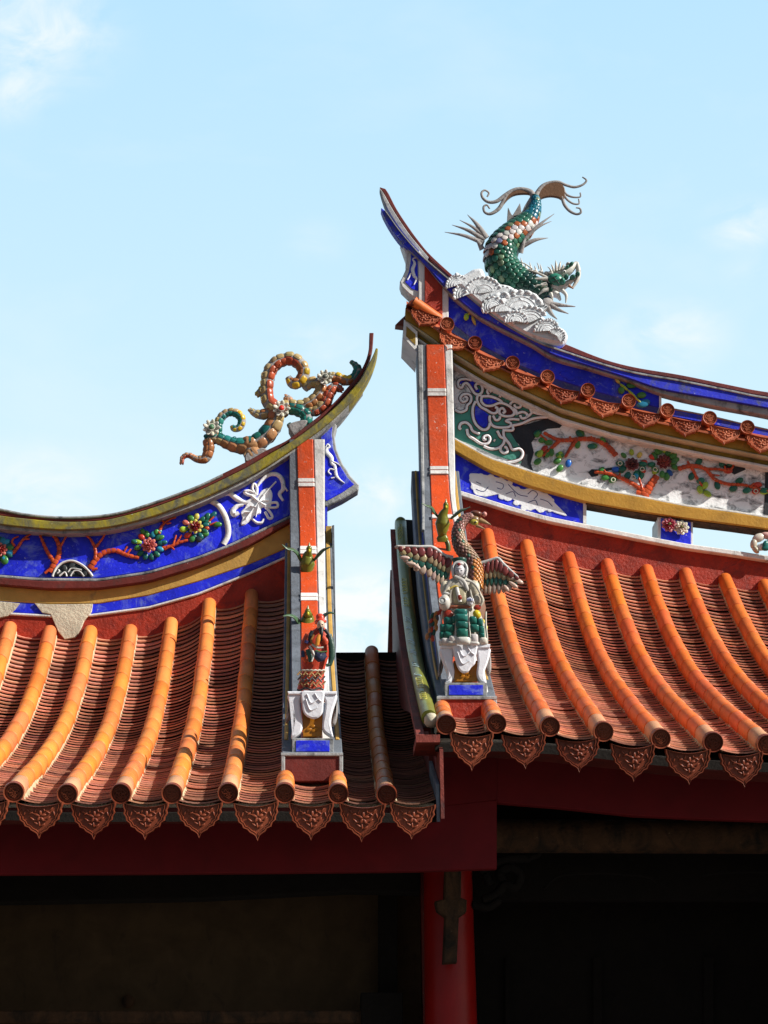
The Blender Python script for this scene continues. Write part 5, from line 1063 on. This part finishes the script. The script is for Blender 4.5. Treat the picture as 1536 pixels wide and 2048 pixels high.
# phoenix
ph = thing('phoenix', 'phoenix with spread mosaic wings and a curved scaly neck behind the seated immortal', 'statue', U(950, 1290, 12.1))
YP = 12.10
Pq = smooth(spt(ZA, [(690, 880), (700, 780), (690, 700), (640, 620), (580, 540), (558, 450), (575, 370), (620, 320), (680, 300)], YP), 6); Rr = [x*K_A for x in (70, 64, 62, 62, 62, 56, 50, 42, 34)]
mb = MB(); mb.sweep(Pq, Rr, Rr, n=14, col=(.08, .05, .04)); mb.build('neck', M['ceramic'], ph)
mm = MB(); ds = [0]
for j in range(1, len(Pq)): ds.append(ds[-1]+(Pq[j]-Pq[j-1]).length)
s = .01; row = 0
while s < ds[-1]:
    at = lambda v: Vector([float(np.interp(v, ds, [p[k] for p in Pq])) for k in range(3)]); q = s/ds[-1]
    r = float(np.interp(q, np.linspace(0, 1, 9), Rr)); p = at(s); t = (at(min(ds[-1], s+.01))-at(max(0, s-.01))).normalized(); sd_ = t.cross(Vector((0, -1, 0))).normalized(); nb = sd_.cross(t); n = 11
    for k in range(n):
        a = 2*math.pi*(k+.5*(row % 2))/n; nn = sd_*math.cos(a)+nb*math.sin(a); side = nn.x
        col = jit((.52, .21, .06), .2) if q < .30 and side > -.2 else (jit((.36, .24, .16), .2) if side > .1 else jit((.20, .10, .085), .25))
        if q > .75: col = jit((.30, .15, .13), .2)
        if random.random() < .08: col = jit((.05, .14, .10), .2)
        mm.blob(p+nn*r*1.01, (t*.9-nn*.25)*.020, nn.cross(t)*.011, nn*.005, col, 7, 4)
    s += .0165; row += 1
mm.build('neck_feathers', M['ceramic'], ph)
mb = MB(); ell(mb, ZA, 690, 330, YP, .036, .032, .030, 0, (.20, .12, .06)); ell(mb, ZA, 705, 278, YP, .040, .020, .030, -.1, (.15, .055, .035)); ell(mb, ZA, 690, 346, YP-.028, .026, .020, .012, -.3, (.36, .30, .05)); ell(mb, ZA, 700, 346, YP-.040, .007, .007, .005, 0, (.02, .02, .02))
hd = mb.build('head', M['ceramic'], ph)
mb = MB(); cone(mb, ZA, (735, 328), (826, 366), YP, .018, .002, (.30, .19, .09)); cone(mb, ZA, (705, 372), (778, 402), YP, .012, .002, (.25, .16, .08)); mb.build('beak', M['ceramic'], hd)
mb = MB(); ell(mb, ZA, 775, 280, YP, .015, .016, .015, 0, (.65, .28, .24)); mb.build('comb_bead', M['ceramic'], hd)
def wing(T, B, rows_, nf, YW, f, par, K, dyt=0.0, tips=()):
    mb = MB(); Tp = smooth(spt(f, [(a, b, dyt*i/(len(T)-1)) for i, (a, b) in enumerate(T)], YW), 6); Bp = smooth(spt(f, [(a, b, dyt*i/(len(B)-1)) for i, (a, b) in enumerate(B)], YW), 6); m = len(Tp)-1
    g_ = lambda Q, u: Q[min(m, int(u*m))].lerp(Q[min(m, int(u*m)+1)], u*m-int(u*m))
    for ri, (v, hl, col, off) in enumerate(rows_):
        for k in range(nf):
            u = (k+.5+.25*(ri % 2))/nf
            if u > 1: continue
            a, b = g_(Tp, u), g_(Bp, u); d = b-a; c = a.lerp(b, v); wdt = (g_(Tp, min(1, u+.5/nf)).lerp(g_(Bp, min(1, u+.5/nf)), v)-g_(Tp, max(0, u-.5/nf)).lerp(g_(Bp, max(0, u-.5/nf)), v)).length*.56
            dn = d.normalized(); sdv = dn.cross(Vector((0, -1, 0))); mb.blob(c+Vector((0, off, 0)), d*hl, sdv*max(wdt, .008), (0, -.008, 0), jit(col, .22), 8, 5)
    for (x0, y0), (x1, y1), r in tips:
        A, B2 = spt(f, [(x0, y0, dyt), (x1, y1, dyt)], YW); mb.blob(A.lerp(B2, .5), (B2-A)*.5, Vector((-(B2-A).normalized().z, 0, (B2-A).normalized().x))*r*K, (0, -.010, 0), jit((.55, .40, .33), .1), 9, 6)
    w_ = mb.build('wing', M['ceramic'], par)
    mb = MB(); mb.sweep(Tp, [.016, .013, .012, .010, .007], .014, n=8, col=(.55, .54, .52)); V = []
    for u in np.linspace(0, 1, 14): V += [g_(Tp, u)+Vector((0, .006, 0)), g_(Tp, u).lerp(g_(Bp, u), .86)+Vector((0, .006, 0)), g_(Tp, u).lerp(g_(Bp, u), .86)+Vector((0, .02, 0)), g_(Tp, u)+Vector((0, .02, 0))]
    mb.loft([V[i*4:i*4+4] for i in range(14)], (.30, .28, .27), sm=False); mb.build('wing_arm', M['figure'], w_)
MAR, TN, GRN, CRM = (.16, .038, .035), (.28, .22, .12), (.02, .08, .065), (.38, .28, .22)
wing([(515, 640), (450, 622), (400, 585), (340, 550), (240, 548), (150, 545), (60, 545)], [(480, 850), (420, 840), (370, 815), (320, 775), (240, 745), (175, 700), (120, 640)], [(.88, .23, CRM, .004), (.66, .21, GRN, 0), (.45, .20, TN, -.005), (.23, .22, MAR, -.010)], 9, YP+.02, ZA, ph, K_A, -.05, (((35, 548), (135, 556), 22), ((78, 632), (165, 640), 18), ((128, 680), (215, 690), 18), ((190, 690), (250, 730), 18)))
wing([(735, 690), (790, 672), (840, 655), (885, 645), (930, 690), (990, 745), (1050, 800)], [(735, 905), (780, 915), (825, 915), (875, 912), (925, 908), (985, 890), (1040, 868)], [(.88, .23, CRM, .004), (.64, .21, GRN, 0), (.44, .20, TN, -.005), (.22, .22, MAR, -.010)], 8, YP+.02, ZA, ph, K_A, -.05, (((985, 800), (1095, 848), 24), ((970, 830), (1050, 885), 18), ((930, 860), (975, 915), 18)))
mb = MB()
for i in range(16):
    x = 410-6*(i % 3)*4-i*3+random.uniform(-8, 8); y = 1085+i*14
    ell(mb, ZA, x-10, y, 12.06, .024, .012, .010, R_(.9, 1.8), jit([(.5, .06, .03), (.55, .20, .05), (.03, .10, .08), (.10, .10, .11), (.55, .24, .08)][i % 5], .15))
for i in range(7): ell(mb, ZA, 778+R_(-10, 8), 1170+i*18, 12.04, .026, .010, .010, R_(-1.9, -1.2), jit([(.60, .50, .05), (.6, .6, .58), (.03, .12, .1)][i % 3], .12))
ell(mb, ZA, 600, 1050, 12.09, .14, .19, .06, 0, (.22, .12, .08)); mb.build('tail_feathers', M['ceramic'], ph)

# seated immortal
im = thing('immortal_statue', 'seated bearded figure in white hood and green plated skirt holding a round jar', 'statue', U(930, 1290, 12.0))
YI = 11.99; CR, GY = (.56, .50, .38), (.50, .50, .47)
def lofted(f, secs, Y, col, name, mat, par, n=20):
    "stack of elliptical sections (y, x0, x1, depth_ratio, dy)"
    mb = MB(); R = []
    for y, x0, x1, dr, dy in secs:
        a, b = spt(f, [(x0, y), (x1, y)], Y+dy); c = a.lerp(b, .5); rx = (b-a).length/2
        R.append([c+Vector((math.cos(2*math.pi*k/n)*rx, math.sin(2*math.pi*k/n)*rx*dr, 0)) for k in range(n)])
    # refine
    RR_ = [smooth([r[k] for r in R], 3) for k in range(n)]; mb.loft([[RR_[k][i] for k in range(n)] for i in range(len(RR_[0]))], col)
    return mb.build(name, M[mat], par)
tor = lofted(ZA, [(1352, 415, 800, .42, -.0), (1290, 420, 795, .42, 0), (1200, 430, 775, .42, 0), (1100, 470, 745, .42, 0), (1050, 500, 690, .5, 0), (1000, 480, 710, .5, 0), (930, 440, 735, .45, 0), (860, 430, 720, .42, 0), (815, 490, 650, .5, 0), (790, 540, 600, .8, 0)], YI, (.46, .43, .36), 'body', 'figure', im)
mb = MB()
mb.pillow(spt(ZA, [(572, 945)], YI-.082)[0], (60*K_A, 0, 0), (0, 0, 78*K_A), (0, -.014, 0), (.40, .35, .22)); mb.pillow(spt(ZA, [(572, 1040)], YI-.088)[0], (92*K_A, 0, 0), (0, 0, 14*K_A), (0, -.012, 0), (.34, .10, .05))
for x, y, a, b, c in ((455, 890, 48, 70, CR), (690, 885, 50, 70, CR), (718, 975, 44, 50, (.50, .46, .36))): ell(mb, ZA, x, y, YI-.062, a*K_A, b*K_A, .024, 0, jit(c, .08))
for pts, w_, c in (([(530, 790), (600, 830), (630, 890), (640, 910)], [16, 22, 18, 6], (.40, .38, .35)), ([(555, 800), (590, 850), (610, 880)], [14, 18, 6], (.48, .46, .43)), ([(490, 890), (530, 870), (560, 875)], [8, 10, 6], (.55, .42, .10)), ([(545, 880), (575, 1000)], [16, 16], (.62, .60, .57)), ([(500, 830), (470, 870), (440, 930)], [14, 14, 8], (.36, .34, .30)), ([(620, 820), (690, 850), (740, 930)], [10, 10, 8], (.40, .38, .34)), ([(655, 900), (668, 960), (690, 1010)], [9, 12, 8], (.33, .30, .25)), ([(498, 900), (492, 960), (500, 1010)], [8, 10, 6], (.33, .30, .25)), ([(735, 930), (760, 985), (745, 1030)], [12, 14, 8], (.46, .42, .33))):
    Pq = smooth(spt(ZA, pts, YI-.095), 4); ww = [x*K_A for x in w_]; mb.sweep(Pq, ww, [x*.6 for x in ww], n=8, col=c)
mb.build('robe', M['figure'], im)
mb = MB()
for x, y, a, b in ((572, 962, 18, 24), (575, 1046, 16, 12), (480, 1100, 42, 40), (715, 1045, 34, 24)): mb = MB(); ell(mb, ZA, x, y, YI-.105 if x == 572 else YI-.085, a*K_A, b*K_A, .012, .2, (.30, .035, .02)); mb.build('sash', M['ceramic'], im)
mb = MB(); ell(mb, ZA, 712, 1100, YI-.09, 34*K_A, 40*K_A, .02, .5, (.60, .48, .03)); mb.build('sash', M['ceramic'], im)
mb = MB(); ell(mb, ZA, 568, 745, YI-.045, 48*K_A, 62*K_A, .040, 0, (.52, .50, .52), 18, 12)
ell(mb, ZA, 568, 752, YI-.088, 9*K_A, 16*K_A, .010, 0, (.52, .50, .52)); ell(mb, ZA, 568, 788, YI-.078, 14*K_A, 5*K_A, .006, 0, (.36, .30, .30)); ell(mb, ZA, 568, 725, YI-.075, 30*K_A, 8*K_A, .012, 0, (.48, .46, .48))
for dx in (-17, 17): ell(mb, ZA, 568+dx, 741, YI-.082, 9*K_A, 4*K_A, .004, 0, (.08, .08, .09))
hd = mb.build('head', M['figure'], im)
mb = MB(); Pq = spt(ZA, [(520, 790), (512, 730), (530, 690), (570, 675), (610, 690), (628, 730), (620, 790)], YI-.045); mb.sweep(smooth(Pq, 5), [.008, .010, .010, .010, .010, .010, .008], .026, n=10, col=(.56, .55, .53)); ell(mb, ZA, 570, 700, YI-.03, 58*K_A, 30*K_A, .05, 0, (.56, .55, .53)); mb.build('hood', M['figure'], hd)
lofted(ZA, [(695, 518, 622, .7, -.03), (672, 515, 624, .7, -.03), (648, 508, 628, .7, -.03), (640, 520, 612, .7, -.03), (636, 545, 590, .7, -.03)], YI, (.02, .07, .055), 'hat', 'ceramic', hd)
mb = MB(); ell(mb, ZA, 565, 690, YI-.085, .012, .010, .006, 0, (.25, .03, .03)); mb.build('hat_badge', M['ceramic'], hd)
mb = MB(); ell(mb, ZA, 448, 1005, YI-.10, 50*K_A, 70*K_A, .050, 0, (.60, .58, .53), 16, 10); ell(mb, ZA, 455, 935, YI-.09, 36*K_A, 16*K_A, .03, 0, (.5, .5, .48)); c, = spt(ZA, [(428, 988)], YI-.155); b0 = len(mb.v); ring(mb, 0, 0, .020, .004, 0, 18, (.4, .4, .38))
for i in range(b0, len(mb.v)): v = mb.v[i]; mb.v[i] = (v[0]+c.x, v[1]+c.y, v[2]+c.z)
ell(mb, ZA, 428, 988, YI-.150, .017, .017, .006, 0, (.70, .69, .66)); mb.build('jar', M['ceramic'], im)
mb = MB(); ell(mb, ZA, 655, 1005, YI-.10, 26*K_A, 32*K_A, .022, .2, (.62, .62, .64))
for k in range(5): cone(mb, ZA, (640+k*9, 995), (632+k*10+(k > 3)*8, 960+abs(k-2)*6), YI-.118, .0075, .005, (.60, .62, .68)); cone(mb, ZA, (636+k*10, 990), (630+k*10, 965), YI-.128, .0018, .0015, (.06, .08, .25))
mb.build('hand', M['figure'], im)
mb = MB(); TG = (.02, .135, .11)
def plate(x, y, w_, h, c=TG, Y=YI): mb.pillow(spt(ZA, [(x, y)], Y-.105+abs(x-595)*.00022)[0], (w_*K_A, 0, 0), (0, -.004, h*K_A*1.05), (0, -.020, 0), jit(c, .15))
for x, y, w_, h in ((580, 1085, 56, 28), (582, 1130, 58, 34), (588, 1190, 52, 32), (592, 1255, 48, 38), (480, 1155, 40, 34), (520, 1145, 16, 30), (432, 1215, 26, 36), (485, 1215, 44, 34), (425, 1275, 22, 34), (478, 1270, 40, 28), (680, 1150, 34, 34), (735, 1170, 28, 36), (690, 1215, 42, 32), (750, 1235, 26, 40), (755, 1275, 22, 20)): plate(x, y, w_, h)
mb.build('skirt_plates', M['ceramic'], im)
mb = MB()
for x, y, w_, h in ((600, 1318, 60, 32), (520, 1310, 38, 34), (455, 1325, 40, 30), (690, 1305, 34, 44), (765, 1320, 32, 30), (415, 1335, 16, 24), (508, 1340, 45, 14), (690, 1342, 45, 14)): plate(x, y, w_, h, (.58, .56, .50))
for x in (540, 648, 420, 785):
    Pq = smooth(spt(ZA, [(x+8*(x < 560), 1080), (x, 1180), (x-4+14*(x > 600), 1290), (x+10*(x > 600), 1345)], YI-.10+abs(x-595)*.0002), 4); mb.sweep(Pq, .006, .012, n=6, col=(.55, .52, .45))
mb.build('skirt_hem', M['figure'], im)

# red robed statue
st = thing('robed_statue', 'standing figure in red robe and red hat with long black beard, on left table', 'statue', U(625, 1382, 12.0))
YS = 12.0; RO = (.50, .055, .025)
lofted(ZB, [(1322, 218, 432, .45, 0), (1300, 222, 436, .45, 0), (1240, 238, 434, .48, 0), (1170, 256, 438, .5, 0), (1130, 252, 448, .5, 0), (1060, 248, 470, .5, 0), (980, 258, 490, .48, 0), (910, 280, 488, .46, 0), (860, 320, 474, .44, 0), (835, 360, 450, .5, 0), (815, 385, 432, .8, 0)], YS, RO, 'body', 'figure', st)
mb = MB()
for r in range(3):
    for k in range(9):
        x = 232+k*24+r*4; y = 1195+r*40+(12 if k % 2 else -6)
        A, B = spt(ZB, [(x-13, y-15*(1 if k % 2 else -1)), (x+13, y+15*(1 if k % 2 else -1))], YS-.085+abs(x-335)*.00028); mb.sweep([A, B], .0055, .006, n=5, col=jit([(.40, .24, .10), (.10, .10, .10), (.34, .19, .08)][r], .2))
A = smooth(spt(ZB, [(x, 1168+6*math.sin(x*.2), abs(x-345)*.0003) for x in range(252, 445, 16)], YS-.083), 2); mb.sweep(A, .006, .008, n=6, col=(.62, .58, .48)); A = smooth(spt(ZB, [(x, 1318+10*math.sin(x*.06), abs(x-325)*.0003) for x in range(220, 440, 16)], YS-.080), 2); mb.sweep(A, .006, .010, n=6, col=(.04, .04, .04))
mb.build('hem', M['figure'], st)
def piece(nm, items, mat='figure'):
    for pts, w_, c, Yo in items:
        mb = MB()
        Pq = smooth(spt(ZB, pts, YS+Yo), 4); ww = [x*K_B for x in w_]; mb.sweep(Pq, ww, [x*.55 for x in ww], n=10, col=c); mb.build(nm, M[mat], st)
piece('sleeve', [([(310, 880), (285, 960), (285, 1050), (300, 1100)], [30, 40, 40, 20], (.55, .09, .04), -.055), ([(300, 1000), (320, 1050), (325, 1100)], [18, 22, 16], (.03, .09, .06), -.085), ([(318, 970), (345, 1020), (350, 1050), (335, 1095)], [8, 9, 8, 6], (.66, .64, .58), -.10), ([(262, 1010), (265, 1060)], [14, 16], (.04, .05, .12), -.07)])
piece('sleeve', [([(470, 880), (492, 960), (496, 1050), (478, 1130)], [26, 26, 26, 16], (.03, .07, .05), -.05), ([(492, 950), (508, 1040), (505, 1080)], [10, 12, 6], (.60, .30, .18), -.05), ([(450, 1130), (490, 1115)], [14, 12], (.03, .08, .05), -.06)])
piece('sash', [([(335, 960), (380, 985), (430, 982)], [8, 9, 7], (.60, .60, .52), -.105), ([(360, 1010), (400, 1060), (450, 1040)], [20, 46, 20], (.035, .04, .085), -.075), ([(365, 1008), (410, 1020), (460, 1015)], [7, 7, 6], (.10, .18, .06), -.115), ([(340, 850), (320, 900), (330, 950)], [16, 14, 10], (.02, .025, .03), -.085), ([(440, 840), (470, 880), (475, 920)], [14, 14, 8], (.02, .025, .03), -.085), ([(350, 880), (330, 940), (380, 975)], [9, 8, 7], (.28, .13, .03), -.095), ([(300, 930), (290, 950)], [20, 18], (.05, .05, .16), -.085), ([(420, 900), (445, 930), (450, 960)], [20, 24, 16], (.58, .07, .03), -.085)])
piece('tablet', [([(378, 965), (385, 920), (395, 880)], [16, 20, 12], (.60, .24, .03), -.115)], 'ceramic')
mb = MB(); ell(mb, ZB, 408, 805, YS-.045, 33*K_B, 44*K_B, .034, 0, (.60, .45, .34), 16, 10); ell(mb, ZB, 410, 812, YS-.082, 7*K_B, 11*K_B, .008, 0, (.60, .42, .3))
for dx in (-14, 13): ell(mb, ZB, 409+dx, 798, YS-.076, 7*K_B, 3.5*K_B, .004, 0, (.03, .03, .03))
hd = mb.build('head', M['figure'], st)
mb = MB(); cone(mb, ZB, (412, 832), (414, 935), YS-.085, .016, .003, (.015, .015, .017), (0, -.01, 0)); cone(mb, ZB, (395, 828), (378, 850), YS-.08, .004, .002, (.015,)*3); cone(mb, ZB, (425, 828), (436, 850), YS-.08, .004, .002, (.015,)*3); mb.build('beard', M['figure'], hd)
lofted(ZB, [(785, 364, 450, .8, -.035), (768, 362, 452, .8, -.035), (758, 372, 440, .8, -.035), (735, 368, 434, .8, -.035), (716, 378, 420, .8, -.035), (712, 390, 410, .8, -.035)], YS, (.62, .06, .03), 'hat', 'ceramic', hd)

# birds
OLV, OLD = (.15, .155, .018), (.07, .09, .02)
def bird(f, K, Y, lab, head, body, tail, wl_, wr_, loc, maroon=False, stem=None):
    t = thing('glazed_bird', lab, 'bird figurine', loc, 'glazed birds on the gable ridges'); mb = MB()
    (hx, hy), (bx, by), (tx, ty) = head, body, tail
    Pq = smooth(spt(f, [(hx, hy-26, -.05), (hx, hy, -.05), (hx-2, hy+40, -.04), (bx+4, by-70, -.02), (bx, by, 0), (bx-3, by+70, .01), (tx, ty-30, .02), (tx, ty, .02), (tx, ty+28, .02)], Y), 5)
    mb.sweep(Pq, [x*K for x in (7, 24, 24, 42, 64, 42, 36, 52, 42)], [x*K for x in (7, 26, 26, 42, 60, 36, 22, 18, 10)], n=14, col=OLV)
    if stem: Pq = smooth(spt(f, stem, Y+.03), 4); mb.sweep(Pq, .018, .018, n=8, col=OLD)
    mb.build('body', M['ceramic'], t)
    mb = MB(); cone(mb, f, (hx, hy-14), (hx+2, hy-46), Y-.06, .010, .002, (.35, .33, .18)); ell(mb, f, hx+2, hy+20, Y-.05-26*K, 10*K, 14*K, .006, 0, (.62, .60, .04)); mb.build('beak', M['ceramic'], t)
    for q in (wl_, wr_):
        mb = MB(); Pq = smooth(spt(f, [(a, b, -.03*i) for i, (a, b) in enumerate(q)], Y), 5); mb.sweep(Pq, [.012, .022, .026, .016, .004], [.008, .008, .007, .005, .003], nrm=Vector((.0, -.8, .6)), n=8, col=(.06, .12, .06)); w_ = mb.build('wing', M['ceramic'], t)
KB2, KA2 = 1/4.015/(FL/14.3), 1/4.097/(FL/14.1)
bird(ZB, KB2, 14.30, 'olive glazed bird with raised wings, the higher one on the left gable ridge', (314, 185), (300, 315), (300, 440), [(248, 290), (225, 235), (185, 200), (140, 190), (98, 158)], [(352, 285), (385, 245), (425, 205), (465, 185), (500, 172)], U(615, 1165, 14.4))
bird(ZB, KB2, 13.70, 'olive glazed bird with raised wings, right behind the red hatted figure', (303, 690), (300, 800), (290, 900), [(262, 835), (235, 785), (195, 740), (150, 725), (105, 732)], [(350, 800), (400, 770), (440, 725), (480, 705), (520, 712)], U(615, 1275, 13.8))
bird(ZA, KA2, 14.05, 'olive glazed bird with thin raised wings on the right gable ridge above the phoenix', (458, 200), (430, 360), (430, 480), [(392, 300), (365, 265), (335, 225), (300, 212), (258, 190)], [(500, 315), (535, 285), (580, 252), (620, 240), (655, 222)], U(890, 1100, 14.2), False, [(450, 480), (475, 530), (480, 620)])
mb = MB(); c, = spt(ZB, [(300, 850)], 13.75); mb.blob(c, (.06, 0, 0), (0, .07, 0), (0, 0, .075), (.10, .022, .02), 14, 10); o = mb.build('rock_mound', M['figure']); o['label'] = 'dark maroon rounded lump below the bird behind the red hatted figure'; o['category'] = 'ornament'

# flower ornament at the right edge
fo = thing('flower_ornament', 'big white and teal ceramic flower standing on the white ledge at the right edge', 'roof ornament', U(1530, 1108, YR-.05))
mb = MB()
for x, y, a, b, an, c in ((1478, 1072, .045, .028, 1.3, (.5, .46, .36)), (1498, 1048, .055, .035, .4, (.66, .6, .52)), (1512, 1085, .05, .03, .2, (.62, .62, .6)), (1485, 1095, .04, .022, 2.2, (.42, .40, .30)), (1535, 1040, .06, .03, -.2, (.6, .35, .32)), (1550, 1070, .05, .04, .5, (.6, .6, .58))): ell(mb, Z4, x, y, YR-.06, a, b, .03, an, jit(c, .08))
mb.build('petals', M['ceramic'], fo)
mb = MB()
for x, y, an in ((1528, 1090, .2), (1525, 1075, 1.2), (1550, 1095, -.4)): ell(mb, Z4, x, y, YR-.09, .036, .022, .015, an, jit((.02, .15, .13), .1))
mb.build('leaf', M['ceramic'], fo)

for p in protos: bpy.data.objects.remove(p)
for o in S.objects:
    if '_w' in o: del o['_w']
